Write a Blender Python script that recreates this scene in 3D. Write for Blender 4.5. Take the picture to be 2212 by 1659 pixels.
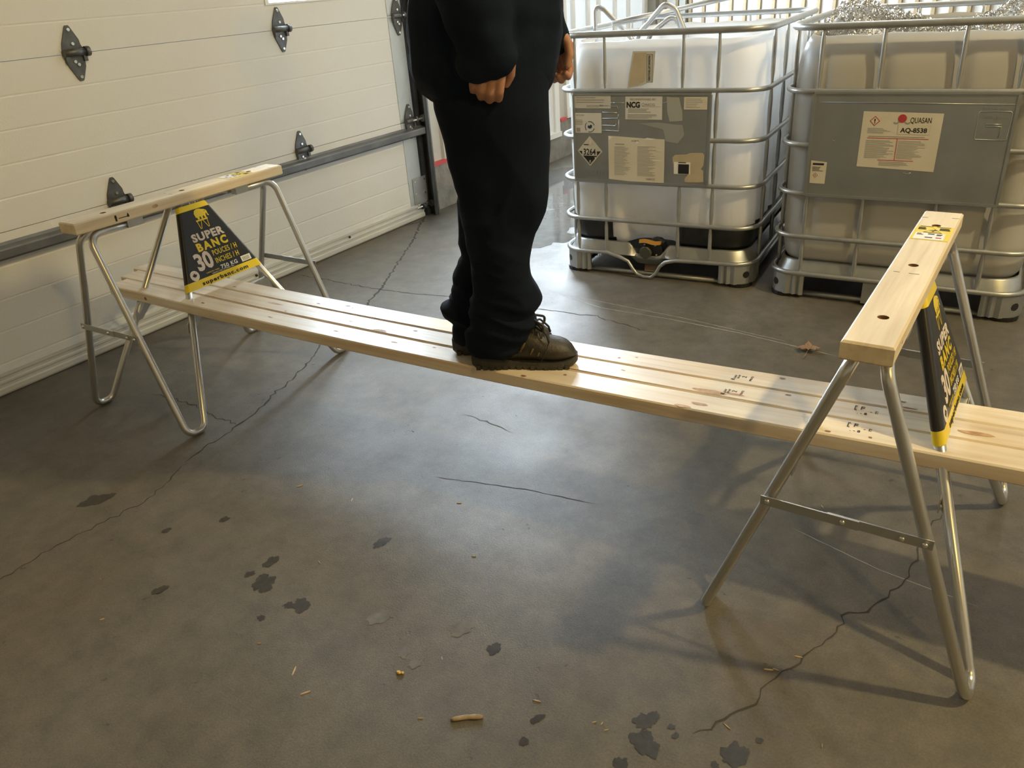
import bpy, bmesh, math, random
from mathutils import Vector, Matrix, noise
R = random.Random(7)
for o in list(bpy.data.objects): bpy.data.objects.remove(o)
scene = bpy.context.scene
C = scene.collection
PI = math.pi

# ---------------------------------------------------------------- camera
cam_d = bpy.data.cameras.new('camera'); cam = bpy.data.objects.new('camera', cam_d); C.objects.link(cam)
cam_d.sensor_fit = 'HORIZONTAL'; cam_d.sensor_width = 36.0; cam_d.lens = 1696.83*36/2212
cam_d.clip_start = .02
def _cam():
    pi_, ro, phi = .4733, -.0756, PI/2-.9734
    fw = Vector((0, math.cos(pi_), -math.sin(pi_))); rt = Vector((1, 0, 0)); up = rt.cross(fw)
    r2 = rt*math.cos(ro)+up*math.sin(ro); u2 = -rt*math.sin(ro)+up*math.cos(ro)
    m = Matrix((r2, u2, -fw)).transposed()
    return Matrix.Rotation(phi, 3, 'Z') @ m
cam.matrix_world = Matrix.Translation((0, 0, 1.3616)) @ _cam().to_4x4()
scene.camera = cam

# ---------------------------------------------------------------- world, exposure
w = bpy.data.worlds.new('outdoors'); scene.world = w; w.use_nodes = True
w.node_tree.nodes['Background'].inputs[0].default_value = (.72, .86, 1, 1)
w.node_tree.nodes['Background'].inputs[1].default_value = .6
scene.view_settings.view_transform = 'Standard'; scene.view_settings.look = 'None'
scene.view_settings.gamma = 1; scene.view_settings.use_curve_mapping = False
scene.view_settings.exposure = 0.0

# light levels used by the fixtures built further down
LAMP_A = ((2.1, 2.35, 4.15), 460, (1, .79, .40)); LAMP_B = ((3.1, -.7, 3.9), 215, (1, .65, .16))
STRIP_W = 16; STRIP_COL = (1, .90, .74)
GARAGE_WIN = 72; SIDE_GLOW = 120; SIDE_COL = (.76, .88, 1); PANEL_GLOW = .5  # side level drives the door's upper pane and the added panes

# ---------------------------------------------------------------- materials
MATS = {}
def mat(name, col, rough=.5, metal=0.0, var=None, bump=None, spec=None, coat=0, emit=None, stretch=None, rvar=None):
    """var=(scale, col2, contrast) noise colour; bump=(scale,strength); stretch=(x,y,z) scale of object coords"""
    if name in MATS: return MATS[name]
    m = bpy.data.materials.new(name); m.use_nodes = True; nt = m.node_tree; b = nt.nodes['Principled BSDF']
    b.inputs['Base Color'].default_value = (*col, 1); b.inputs['Roughness'].default_value = rough; b.inputs['Metallic'].default_value = metal
    if spec is not None: b.inputs['Specular IOR Level'].default_value = spec
    if coat: b.inputs['Coat Weight'].default_value = coat
    if emit:
        b.inputs['Emission Color'].default_value = (*emit[0], 1); b.inputs['Emission Strength'].default_value = emit[1]
    if var or bump or rvar:
        tc = nt.nodes.new('ShaderNodeTexCoord'); mp = nt.nodes.new('ShaderNodeMapping')
        nt.links.new(tc.outputs['Object'], mp.inputs['Vector'])
        if stretch: mp.inputs['Scale'].default_value = stretch
    if var:
        n = nt.nodes.new('ShaderNodeTexNoise'); n.inputs['Scale'].default_value = var[0]; n.inputs['Detail'].default_value = 6
        cr = nt.nodes.new('ShaderNodeValToRGB'); k = var[2] if len(var) > 2 else .2
        cr.color_ramp.elements[0].position = .5-k; cr.color_ramp.elements[1].position = .5+k
        cr.color_ramp.elements[0].color = (*col, 1); cr.color_ramp.elements[1].color = (*var[1], 1)
        nt.links.new(mp.outputs[0], n.inputs['Vector']); nt.links.new(n.outputs[0], cr.inputs[0]); nt.links.new(cr.outputs[0], b.inputs['Base Color'])
    if rvar:
        n = nt.nodes.new('ShaderNodeTexNoise'); n.inputs['Scale'].default_value = rvar[0]; n.inputs['Detail'].default_value = 4
        mr = nt.nodes.new('ShaderNodeMapRange'); mr.inputs[1].default_value = .35; mr.inputs[2].default_value = .65
        mr.inputs[3].default_value = rvar[1]; mr.inputs[4].default_value = rvar[2]
        nt.links.new(mp.outputs[0], n.inputs['Vector']); nt.links.new(n.outputs[0], mr.inputs[0]); nt.links.new(mr.outputs[0], b.inputs['Roughness'])
    if bump:
        n = nt.nodes.new('ShaderNodeTexNoise'); n.inputs['Scale'].default_value = bump[0]; n.inputs['Detail'].default_value = 5
        bp = nt.nodes.new('ShaderNodeBump'); bp.inputs['Strength'].default_value = bump[1]; bp.inputs['Distance'].default_value = .01
        nt.links.new(mp.outputs[0], n.inputs['Vector']); nt.links.new(n.outputs[0], bp.inputs['Height']); nt.links.new(bp.outputs[0], b.inputs['Normal'])
    MATS[name] = m
    return m

def floor_mat():
    m = bpy.data.materials.new('concrete_floor'); m.use_nodes = True; nt = m.node_tree; b = nt.nodes['Principled BSDF']; L = nt.links.new
    N = nt.nodes.new
    tc = N('ShaderNodeTexCoord')
    def noi(s, d=6, rough=.55, dist=0):
        n = N('ShaderNodeTexNoise'); n.inputs['Scale'].default_value = s; n.inputs['Detail'].default_value = d
        n.inputs['Roughness'].default_value = rough; n.inputs['Distortion'].default_value = dist; L(tc.outputs['Object'], n.inputs['Vector']); return n
    def ramp(src, p0, p1, c0, c1):
        r = N('ShaderNodeValToRGB'); r.color_ramp.elements[0].position = p0; r.color_ramp.elements[1].position = p1
        r.color_ramp.elements[0].color = (*c0, 1); r.color_ramp.elements[1].color = (*c1, 1); L(src, r.inputs[0]); return r
    def mix(a, bb, f=None, mode='MIX', fac=.5):
        x = N('ShaderNodeMix'); x.data_type = 'RGBA'; x.blend_type = mode; x.inputs[0].default_value = fac
        L(a, x.inputs[6]); L(bb, x.inputs[7])
        if f is not None: L(f, x.inputs[0])
        return x
    big = ramp(noi(.9, 5, .6, .6).outputs[0], .35, .68, (.106, .095, .076), (.160, .146, .121))
    mid = ramp(noi(11, 10, .74).outputs[0], .3, .72, (.68, .68, .67), (1.27, 1.23, 1.17))
    c = mix(big.outputs[0], mid.outputs[0], mode='MULTIPLY', fac=1)
    fine = ramp(noi(210, 4, .75).outputs[0], .3, .72, (.74, .74, .74), (1.22, 1.22, 1.22))
    c = mix(c.outputs[2], fine.outputs[0], mode='MULTIPLY', fac=1)
    # reddish / rusty patches
    rus = ramp(noi(2.3, 6, .6, 1.2).outputs[0], .60, .74, (0, 0, 0), (.5, .5, .5))
    rc = N('ShaderNodeRGB'); rc.outputs[0].default_value = (.135, .105, .08, 1)
    c = mix(c.outputs[2], rc.outputs[0], rus.outputs[0])
    # small dark pits
    dst = N('ShaderNodeVectorMath'); dst.operation = 'MULTIPLY_ADD'; dst.inputs[1].default_value = (.05, .05, 0); L(noi(30, 3).outputs[1], dst.inputs[0]); L(tc.outputs['Object'], dst.inputs[2])
    vo = N('ShaderNodeTexVoronoi'); vo.inputs['Scale'].default_value = 25; vo.inputs['Randomness'].default_value = 1; L(dst.outputs[0], vo.inputs['Vector'])
    gate = ramp(noi(5.5, 6, .7).outputs[0], .40, .47, (1, 1, 1), (0, 0, 0))
    pit = ramp(vo.outputs['Distance'], .06, .15, (1, 1, 1), (0, 0, 0))
    pf = mix(pit.outputs[0], gate.outputs[0], mode='MULTIPLY', fac=1)
    sub = N('ShaderNodeMath'); sub.operation = 'MULTIPLY'; sub.inputs[1].default_value = .75; L(pf.outputs[2], sub.inputs[0])
    dk = N('ShaderNodeRGB'); dk.outputs[0].default_value = (.045, .041, .037, 1)
    c = mix(c.outputs[2], dk.outputs[0], sub.outputs[0])
    L(c.outputs[2], b.inputs['Base Color'])
    rr = N('ShaderNodeMapRange'); rr.inputs[1].default_value = .3; rr.inputs[2].default_value = .7; rr.inputs[3].default_value = .40; rr.inputs[4].default_value = .56
    L(noi(3.1, 5).outputs[0], rr.inputs[0]); L(rr.outputs[0], b.inputs['Roughness'])
    bp = N('ShaderNodeBump'); bp.inputs['Strength'].default_value = .30; bp.inputs['Distance'].default_value = .003
    h = mix(noi(220, 4, .7).outputs[0], pf.outputs[2], mode='SUBTRACT', fac=.6)
    L(h.outputs[2], bp.inputs['Height']); L(bp.outputs[0], b.inputs['Normal'])
    return m

def wood_mat(name, c1, c2, c3, seed=0, rough=.36):
    """pale spruce: grain runs along the object's X axis"""
    m = bpy.data.materials.new(name); m.use_nodes = True; nt = m.node_tree; b = nt.nodes['Principled BSDF']; L = nt.links.new; N = nt.nodes.new
    tc = N('ShaderNodeTexCoord'); mp = N('ShaderNodeMapping'); mp.inputs['Scale'].default_value = (1.1, 26, 26); mp.inputs['Location'].default_value = (seed*3.1, seed*1.7, 0)
    L(tc.outputs['Object'], mp.inputs['Vector'])
    n = N('ShaderNodeTexNoise'); n.inputs['Scale'].default_value = 2.2; n.inputs['Detail'].default_value = 7; n.inputs['Distortion'].default_value = .5; L(mp.outputs[0], n.inputs['Vector'])
    r = N('ShaderNodeValToRGB'); e = r.color_ramp.elements; e[0].position = .28; e[0].color = (*c3, 1); e[1].position = .5; e[1].color = (*c1, 1)
    x = e.new(.72); x.color = (*c2, 1)
    L(n.outputs[0], r.inputs[0])
    mp2 = N('ShaderNodeMapping'); mp2.inputs['Scale'].default_value = (1, 5, 5); mp2.inputs['Location'].default_value = (seed, 0, seed); L(tc.outputs['Object'], mp2.inputs['Vector'])
    n2 = N('ShaderNodeTexNoise'); n2.inputs['Scale'].default_value = 3.5; n2.inputs['Detail'].default_value = 4; L(mp2.outputs[0], n2.inputs['Vector'])
    r2 = N('ShaderNodeValToRGB'); r2.color_ramp.elements[0].position = .3; r2.color_ramp.elements[1].position = .7
    r2.color_ramp.elements[0].color = (.86, .83, .80, 1); r2.color_ramp.elements[1].color = (1.06, 1.06, 1.06, 1); L(n2.outputs[0], r2.inputs[0])
    mx = N('ShaderNodeMix'); mx.data_type = 'RGBA'; mx.blend_type = 'MULTIPLY'; mx.inputs[0].default_value = 1
    L(r.outputs[0], mx.inputs[6]); L(r2.outputs[0], mx.inputs[7]); L(mx.outputs[2], b.inputs['Base Color'])
    b.inputs['Roughness'].default_value = rough
    bp = N('ShaderNodeBump'); bp.inputs['Strength'].default_value = .15; bp.inputs['Distance'].default_value = .003; L(n.outputs[0], bp.inputs['Height']); L(bp.outputs[0], b.inputs['Normal'])
    return m

def plastic_mat(name, col, dens):
    """thin translucent polyethylene"""
    m = bpy.data.materials.new(name); m.use_nodes = True; nt = m.node_tree; b = nt.nodes['Principled BSDF']; L = nt.links.new; N = nt.nodes.new
    b.inputs['Base Color'].default_value = (*col, 1); b.inputs['Roughness'].default_value = .38
    t = N('ShaderNodeBsdfTranslucent'); t.inputs[0].default_value = (*col, 1)
    mx = N('ShaderNodeMixShader'); mx.inputs[0].default_value = dens
    L(b.outputs[0], mx.inputs[1]); L(t.outputs[0], mx.inputs[2]); L(mx.outputs[0], nt.nodes['Material Output'].inputs[0])
    return m

M_floor = floor_mat()
M_steel = mat('galvanised_steel', (.50, .515, .51), .42, .8, var=(14, (.42, .435, .44), .2))
M_tube = mat('zinc_plated_tube', (.62, .615, .59), .30, .9)
M_cage = mat('cage_tube_steel', (.50, .51, .50), .38, .75, var=(20, (.42, .43, .43), .2))
M_plate = mat('galvanised_plate', (.37, .39, .395), .42, .65, var=(5, (.30, .32, .325), .25), rvar=(6, .32, .52))
M_bright = mat('bright_metal', (.86, .86, .84), .18, 1)
M_dark = mat('dark_steel', (.075, .08, .085), .5, .6, var=(12, (.05, .05, .055), .2))
M_hinge = mat('hinge_steel', (.16, .165, .165), .45, .75, var=(30, (.10, .10, .10), .2))
M_door = mat('cream_door_paint', (.735, .73, .70), .40, 0, var=(1.3, (.70, .695, .665), .25), bump=(220, .12))
M_seal = mat('door_bottom_rail', (.66, .66, .62), .4, .1, var=(3, (.56, .55, .5), .2))
M_strut = mat('strut_steel', (.20, .205, .205), .5, .6, var=(8, (.13, .13, .135), .2))
M_stile = mat('door_stile_galvanised', (.62, .66, .67), .38, .55, var=(6, (.54, .58, .60), .25))
M_clad = mat('white_cladding', (.56, .55, .52), .45, 0, var=(2.2, (.50, .49, .46), .25))
M_cladb = mat('cladding_rib_shade', (.30, .235, .13), .5, 0, var=(4, (.26, .20, .12), .2))  # shade on the rib sides put into the colour
M_base = mat('old_concrete', (.30, .29, .27), .85, 0, var=(9, (.18, .17, .16), .2), bump=(30, .8))
M_red = mat('red_paint', (.55, .07, .08), .5)
M_white = mat('white_paint', (.80, .81, .82), .4)
M_wall = mat('interior_wall', (.52, .49, .43), .6, 0, var=(1.5, (.46, .44, .39), .25))
M_black = mat('black_plastic', (.012, .012, .013), .38)
M_rubber = mat('black_rubber', (.015, .015, .015), .6)
M_paper = mat('paper_label', (.72, .71, .69), .5, 0, var=(7, (.66, .65, .62), .25))
M_paper2 = mat('cream_paper', (.74, .70, .60), .5, 0, var=(9, (.66, .61, .50), .25))
M_ink = mat('black_ink', (.015, .015, .016), .5)
M_grey = mat('grey_print', (.33, .33, .33), .5)
M_redink = mat('red_print', (.50, .05, .06), .45)
M_yel = mat('yellow_print', (.86, .66, .02), .32, coat=.3)
M_sign = mat('black_sign_sheet', (.014, .0135, .014), .34, 0, coat=.15)
M_pink = mat('pale_print', (.74, .66, .60), .4)
M_white2 = mat('white_print', (.86, .85, .82), .4)
M_blue = mat('dark_blue_print', (.03, .06, .11), .45)
M_crack = mat('crack_dark', (.05, .045, .038), .9)
M_scr = mat('pale_scratch', (.44, .43, .41), .6)
M_stain = mat('oil_stain', (.026, .025, .024), .36, 0, var=(60, (.055, .05, .044), .25))
M_stainb = mat('blue_grey_spill', (.13, .135, .14), .22, 0, var=(40, (.2, .2, .2), .2))
M_wet = mat('wet_concrete', (.10, .097, .09), .035, 0, var=(14, (.15, .145, .135), .25), spec=.6)
M_wet.node_tree.nodes['Principled BSDF'].inputs['IOR'].default_value = 1.45
M_chip = mat('pale_wood_chip', (.66, .52, .34), .6)
M_leaf = mat('dry_leaf', (.34, .22, .14), .6, 0, var=(40, (.25, .15, .095), .2))
M_knot = mat('wood_knot', (.23, .10, .045), .55, 0, var=(60, (.36, .19, .09), .2))
M_resin = mat('wood_bark_edge', (.42, .22, .10), .6, 0, var=(50, (.62, .42, .25), .2))
M_hole = mat('drilled_hole_wall', (.30, .17, .09), .8)
M_cloth = mat('navy_work_cloth', (.0085, .0135, .0240), .9, 0, var=(14, (.0065, .0105, .0190), .2), bump=(600, .25), spec=.12)
M_jack = mat('navy_jacket_cloth', (.0095, .0160, .0290), .88, 0, var=(9, (.0075, .0125, .023), .2), bump=(500, .25), spec=.12)
M_pipe = mat('grey_piping', (.16, .17, .20), .6)
M_skin = mat('skin', (.46, .235, .145), .5, 0, var=(35, (.38, .18, .11), .2), bump=(300, .08))
M_hair = mat('dark_hair', (.02, .014, .010), .6)
M_eye = mat('eye_white', (.7, .68, .65), .25)
M_shoe = mat('dark_brown_leather', (.032, .027, .019), .42, 0, var=(40, (.05, .043, .03), .2), bump=(200, .2))
M_sole = mat('olive_rubber_sole', (.055, .050, .038), .7, 0, var=(30, (.04, .037, .03), .2))
M_gold = mat('bronze_trim', (.20, .145, .06), .4, .3)
M_lace = mat('black_lace', (.03, .027, .022), .7)
M_orange = mat('amber_plastic', (.62, .33, .07), .45)
M_foil = mat('pouch_film', (.62, .60, .56), .25)
M_tan = mat('tan_card', (.58, .50, .36), .6, 0, var=(12, (.48, .40, .27), .2))
M_swarf = mat('metal_swarf', (.80, .78, .74), .16, 1)
M_boxw = mat('warm_lamp_body', (.75, .45, .05), .5)
M_tank1 = plastic_mat('tank_plastic', (.84, .83, .81), .42)
M_tank2 = plastic_mat('tank_plastic_grey', (.62, .61, .585), .25)
M_tankd = mat('dark_tank_bottom', (.022, .024, .028), .35)
M_w1 = wood_mat('spruce_a', (.82, .715, .56), (.86, .77, .63), (.72, .57, .40), 1)
M_w2 = wood_mat('spruce_b', (.81, .70, .54), (.85, .75, .60), (.70, .53, .36), 4)
M_w3 = wood_mat('spruce_c', (.83, .725, .57), (.87, .78, .64), (.74, .59, .42), 7)
M_wb = wood_mat('spruce_beam', (.80, .69, .50), (.84, .74, .56), (.72, .58, .39), 11, .5)

# ---------------------------------------------------------------- mesh helpers
class MB:
    def __init__(s): s.v = []; s.f = []; s.m = []; s.sm = []
    def add(s, vs, fs, mi=0, smooth=False):
        o = len(s.v); s.v += [tuple(x) for x in vs]
        for f in fs: s.f.append([i+o for i in f]); s.m.append(mi); s.sm.append(smooth)
        return s
    def box(s, a, b, mi=0):
        x0, y0, z0 = a; x1, y1, z1 = b
        return s.add([(x0, y0, z0), (x1, y0, z0), (x1, y1, z0), (x0, y1, z0), (x0, y0, z1), (x1, y0, z1), (x1, y1, z1), (x0, y1, z1)],
                     [(0, 3, 2, 1), (4, 5, 6, 7), (0, 1, 5, 4), (1, 2, 6, 5), (2, 3, 7, 6), (3, 0, 4, 7)], mi)
    def rings(s, rs, closed=False, caps=True, mi=0, smooth=True):
        n = len(rs[0]); vs = [p for r in rs for p in r]; fs = []
        k = len(rs)
        for i in range(k if closed else k-1):
            a, b = i*n, ((i+1) % k)*n
            for j in range(n): fs.append((a+j, a+(j+1) % n, b+(j+1) % n, b+j))
        s.add(vs, fs, mi, smooth)
        if caps and not closed:
            o = len(s.v)-len(vs)
            s.f.append([o+j for j in range(n)][::-1]); s.m.append(mi); s.sm.append(False)
            s.f.append([o+(k-1)*n+j for j in range(n)]); s.m.append(mi); s.sm.append(False)
        return s
    def tube(s, pts, r, seg=10, closed=False, caps=True, mi=0, flat=None):
        """sweep a circle along pts; r a number or list; flat=(ratio, axis) squashes the section"""
        P = [Vector(p) for p in pts]; n = len(P); rs = []
        T = []
        for i in range(n):
            if closed: t = (P[(i+1) % n]-P[i-1])
            else: t = P[min(i+1, n-1)]-P[max(i-1, 0)]
            T.append(t.normalized())
        up = Vector((0, 0, 1)) if abs(T[0].z) < .9 else Vector((1, 0, 0))
        nx = T[0].cross(up).normalized()
        for i in range(n):
            nx = (nx-T[i]*nx.dot(T[i]))
            nx = nx.normalized() if nx.length > 1e-6 else T[i].orthogonal().normalized()
            ny = T[i].cross(nx); rr = r[i] if isinstance(r, (list, tuple)) else r
            rs.append([P[i]+(nx*math.cos(a)+ny*math.sin(a))*rr for a in (2*PI*k/seg for k in range(seg))])
        return s.rings(rs, closed, caps, mi)
    def cyl(s, c, axis, r, h, seg=14, mi=0):
        a = Vector(axis).normalized(); c = Vector(c); x = a.orthogonal().normalized(); y = a.cross(x)
        ring = lambda q: [q+(x*math.cos(t)+y*math.sin(t))*r for t in (2*PI*k/seg for k in range(seg))]
        return s.rings([ring(c-a*h/2), ring(c+a*h/2)], mi=mi)
    def ell(s, c, r, seg=14, rg=9, mi=0, M=None):
        c = Vector(c); rs = []
        for i in range(1, rg):
            t = PI*i/rg; rs.append([Vector((r[0]*math.sin(t)*math.cos(a), r[1]*math.sin(t)*math.sin(a), -r[2]*math.cos(t))) for a in (2*PI*k/seg for k in range(seg))])
        if M: rs = [[M @ p for p in q] for q in rs]
        rs = [[c+p for p in q] for q in rs]
        return s.rings(rs, mi=mi)
    def prism(s, poly, z0, z1, M=None, mi=0):
        n = len(poly); vs = [Vector((x, y, z0)) for x, y in poly]+[Vector((x, y, z1)) for x, y in poly]
        if M: vs = [M @ v for v in vs]
        fs = [tuple(range(n))[::-1], tuple(range(n, 2*n))]+[(i, (i+1) % n, n+(i+1) % n, n+i) for i in range(n)]
        return s.add(vs, fs, mi)

def link(o, parent=None):
    C.objects.link(o)
    if parent is not None: o.parent = parent
    return o
def obj(name, mb, m, parent=None, loc=None, rotz=0):
    me = bpy.data.meshes.new(name); me.from_pydata([tuple(v) for v in mb.v], [], mb.f)
    for x in (m if isinstance(m, (list, tuple)) else [m]): me.materials.append(x)
    me.polygons.foreach_set('material_index', mb.m); me.polygons.foreach_set('use_smooth', mb.sm)
    bm = bmesh.new(); bm.from_mesh(me); bmesh.ops.recalc_face_normals(bm, faces=bm.faces); bm.to_mesh(me); bm.free()
    me.update()
    o = bpy.data.objects.new(name, me); link(o, parent)
    if loc is not None: o.location = loc
    if rotz: o.rotation_euler = (0, 0, rotz)
    return o
def tag(o, label=None, cat=None, group=None, kind=None):
    if label: o['label'] = label
    if cat: o['category'] = cat
    if group: o['group'] = group
    if kind: o['kind'] = kind
    return o
def thing(name, label, cat, loc=(0, 0, 0), rotz=0, group=None):
    o = bpy.data.objects.new(name, None); C.objects.link(o); o.empty_display_size = .1
    o.location = loc; o.rotation_euler = (0, 0, rotz); return tag(o, label, cat, group)
def copy_part(src, parent, M=None):
    c = src.copy(); C.objects.link(c); c.parent = parent
    if M is not None: c.matrix_basis = M @ src.matrix_basis
    for ch in list(src.children): copy_part(ch, c)
    return c
def fillet(pts, rad, seg=6, closed=False):
    """round the corners of a polyline"""
    P = [Vector(p) for p in pts]; n = len(P); out = []
    for i in range(n):
        r = rad[i] if isinstance(rad, (list, tuple)) else rad
        if (not closed and i in (0, n-1)) or r <= 0: out.append(P[i]); continue
        a = (P[i-1]-P[i]).normalized(); b = (P[(i+1) % n]-P[i]).normalized()
        ang = a.angle(b); d = r/math.tan(ang/2); d = min(d, (P[i-1]-P[i]).length*.5, (P[(i+1) % n]-P[i]).length*.5); r = d*math.tan(ang/2)
        c = P[i]+(a+b).normalized()*(r/math.sin(ang/2)); s = P[i]+a*d-c; e = P[i]+b*d-c
        tot = s.angle(e); ax = s.cross(e).normalized()
        for k in range(seg+1): out.append(c+Matrix.Rotation(tot*k/seg, 3, ax) @ s)
    return out
def rrect(x0, y0, x1, y1, r, seg=6):
    out = []
    for cx, cy, a0 in ((x1-r, y1-r, 0), (x0+r, y1-r, PI/2), (x0+r, y0+r, PI), (x1-r, y0+r, 1.5*PI)):
        for k in range(seg+1):
            a = a0+PI/2*k/seg; out.append((cx+r*math.cos(a), cy+r*math.sin(a)))
    return out
def rrect_n(x0, y0, x1, y1, r, nx, ny, seg=8):
    """rounded rectangle with the same number of points whatever its size"""
    c = rrect(x0, y0, x1, y1, r, seg); k = seg+1; out = []
    for i, n in enumerate((nx, ny, nx, ny)):
        q = c[i*k:(i+1)*k]; nxt = Vector(c[((i+1) % 4)*k]); out += q; a = Vector(q[-1])
        out += [tuple(a.lerp(nxt, j/n)) for j in range(1, n)]
    return out
def subdiv_poly(poly, step):
    out = []
    n = len(poly)
    for i in range(n):
        a = Vector(poly[i]); b = Vector(poly[(i+1) % n]); k = max(1, int((b-a).length/step))
        for j in range(k): out.append(tuple(a.lerp(b, j/k)))
    return out
def modmesh(o, mods):
    """apply modifiers through the depsgraph"""
    for t, kw in mods:
        md = o.modifiers.new(t, t)
        for k, v in kw.items(): setattr(md, k, v)
    bpy.context.view_layer.update()
    dg = bpy.context.evaluated_depsgraph_get(); me = bpy.data.meshes.new_from_object(o.evaluated_get(dg))
    old = o.data; o.modifiers.clear(); o.data = me; bpy.data.meshes.remove(old)
    for p in me.polygons: p.use_smooth = True
    return o
# lettering: collected first, turned into meshes in one go at the end
TEXTS = []
def text(body, size, m, parent, M, sx=1.0, bold=0.0, align='LEFT', shear=0.0, spacing=1.0, width=None, name='lettering'):
    cu = bpy.data.curves.new('t', 'FONT'); cu.body = body; cu.size = size; cu.align_x = align; cu.offset = bold; cu.shear = shear
    cu.space_character = spacing; cu.extrude = .00025; cu.resolution_u = 3
    o = bpy.data.objects.new('t', cu); C.objects.link(o); TEXTS.append((o, name, m, parent, M, sx, width)); return o
def flush_text():
    bpy.context.view_layer.update(); dg = bpy.context.evaluated_depsgraph_get()
    for o, name, m, parent, M, sx, width in TEXTS:
        me = bpy.data.meshes.new_from_object(o.evaluated_get(dg)); me.materials.clear(); me.materials.append(m)
        xs = [v.co.x for v in me.vertices] or [0, 1]
        k = sx if width is None else width/(max(xs)-min(xs))
        off = 0 if width is None else -min(xs)*k
        for v in me.vertices: v.co.x = v.co.x*k+off
        q = bpy.data.objects.new(name, me); C.objects.link(q); q.parent = parent; q.matrix_basis = M
    for t in TEXTS: bpy.data.objects.remove(t[0])
def frame(o, X, Y):
    X = Vector(X).normalized(); Y = Vector(Y).normalized(); Z = X.cross(Y)
    m = Matrix((X, Y, Z)).transposed().to_4x4(); m.translation = Vector(o); return m
def flat(name, polys, m, parent, M, th=.0004):
    """thin printed shapes on a surface; polys in the surface frame M"""
    mb = MB()
    for p in polys: mb.prism(p, 0, th, M)
    return obj(name, mb, m, parent)
def rect(x0, y0, x1, y1): return [(x0, y0), (x1, y0), (x1, y1), (x0, y1)]
def disc(cx, cy, r, n=24, ry=None): return [(cx+r*math.cos(2*PI*k/n), cy+(ry or r)*math.sin(2*PI*k/n)) for k in range(n)]
def print_lines(x0, y1, x1, y0, n, seed, fill=.55):
    rr = random.Random(seed); out = []; h = (y1-y0)/n
    for i in range(n):
        y = y1-h*(i+.5); out.append(rect(x0, y-h*fill/2, x0+(x1-x0)*(rr.uniform(.55, 1)), y+h*fill/2))
    return out

# ---------------------------------------------------------------- the setting
DX = -3.345                                   # inner face of the garage-door wall
X1, Y0, Y1, ZC = 4.6, -4.2, 7.8, 5.0
mb = MB(); mb.box((DX-.4, Y0-.3, -.12), (X1+.3, Y1+.3, 0)); floor = tag(obj('floor', mb, M_floor), kind='structure', label='worn grey-brown concrete floor with cracks and stains')
mb = MB(); mb.box((DX-.4, Y0-.3, ZC), (X1+.3, Y1+.3, ZC+.12)); tag(obj('ceiling', mb, M_wall), kind='structure')
mb = MB(); mb.box((X1, Y0-.3, 0), (X1+.2, Y1+.3, ZC)); tag(obj('wall_right', mb, M_wall), kind='structure')
mb = MB(); mb.box((DX-.4, Y0-.3, 0), (X1, Y0, ZC)); tag(obj('wall_front', mb, M_wall), kind='structure')
mb = MB(); mb.box((DX-.4, Y1, 0), (X1, Y1+.3, ZC)); wall_back = tag(obj('wall_back', mb, M_clad), kind='structure', label='back wall clad in white ribbed metal with shade-toned ribs')
def ribbed(name, t0, t1, z0, z1, put, parent, per, rib, dep, mats, phase=0):
    """vertical-ribbed sheet; put(t, d, z) gives the world point"""
    prof = []; t = t0; k = 0
    while t < t1-1e-4:
        a = min(t+per-rib, t1); b = min(t+per, t1); s = min(.008, rib*.2)
        prof += [(t, 0, 0), (a, 0, 1)]
        if b > a+2*s: prof += [(a+s, dep, 1), (b-s, dep, 1)]
        t += per
    prof.append((t1, 0, 0))
    mb = MB()
    for i in range(len(prof)-1):
        (ta, da, mi), (tb, db, _) = prof[i], prof[i+1]
        mb.add([put(ta, da, z0), put(tb, db, z0), put(tb, db, z1), put(ta, da, z1)], [(0, 1, 2, 3)], mi)
    return obj(name, mb, mats, parent)
x = DX+.02
while x < X1-.05:
    xe = min(x+.903, X1-.02)
    ribbed('cladding_sheet', x, xe, .02, ZC-.02, lambda t, d, z: (t, Y1-.004-d, z), wall_back, .129, .042, .022, [M_clad, M_cladb])
    x = xe
mb = MB(); mb.box((DX-.02, Y1-.09, 0), (DX+.07, Y1-.005, ZC)); obj('corner_post', mb, mat('corner_post_paint', (.30, .30, .27), .5), wall_back)
mb = MB(); mb.box((DX+.30, Y1-.075, 0), (DX+.36, Y1-.005, ZC)); obj('wall_post', mb, MATS['corner_post_paint'], wall_back)

# left wall: pieces round the garage door, then the stretch beyond it
wall_left = MB(); DT, DB = 4.05, -.24
wall_left.box((DX-.4, Y0, 0), (DX-.03, DB-.06, ZC)); wall_left.box((DX-.4, DB-.06, 3.06), (DX-.03, DT+.08, ZC))
wall_left.box((DX-.4, DT+.08, 0), (DX-.06, Y1, ZC))
wall_left = tag(obj('wall_left', wall_left, M_wall), kind='structure', label='left wall beside the garage door')
mb = MB()
def base_poly():
    n = 40; 
    for i in range(n):
        y0 = DT+.14+(Y1-.1-DT-.14)*i/n; y1 = DT+.14+(Y1-.1-DT-.14)*(i+1)/n
        x0 = DX+.012*noise.noise((y0*3, 0, 0)); x1 = DX+.012*noise.noise((y1*3, 0, 0))
        z = .185 if 4.94 < (y0+y1)/2 < 5.9 else .292
        mb.add([(x0, y0, 0), (x1, y1, 0), (x1, y1, z), (x0, y0, z), (DX-.06, y0, z), (DX-.06, y1, z)], [(0, 1, 2, 3), (3, 2, 5, 4)])
base_poly(); obj('concrete_curb', mb, M_base, wall_left)
mb = MB(); mb.box((DX-.06, DT+.14, .292), (DX+.003, 4.93, .315)); obj('red_stripe', mb, M_red, wall_left)
mb = MB(); mb.box((DX-.06, 5.93, .292), (DX+.003, 6.03, .315)); obj('red_stripe', mb, M_red, wall_left)
putL = lambda t, d, z: (DX-.03+d, t, z)
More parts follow.
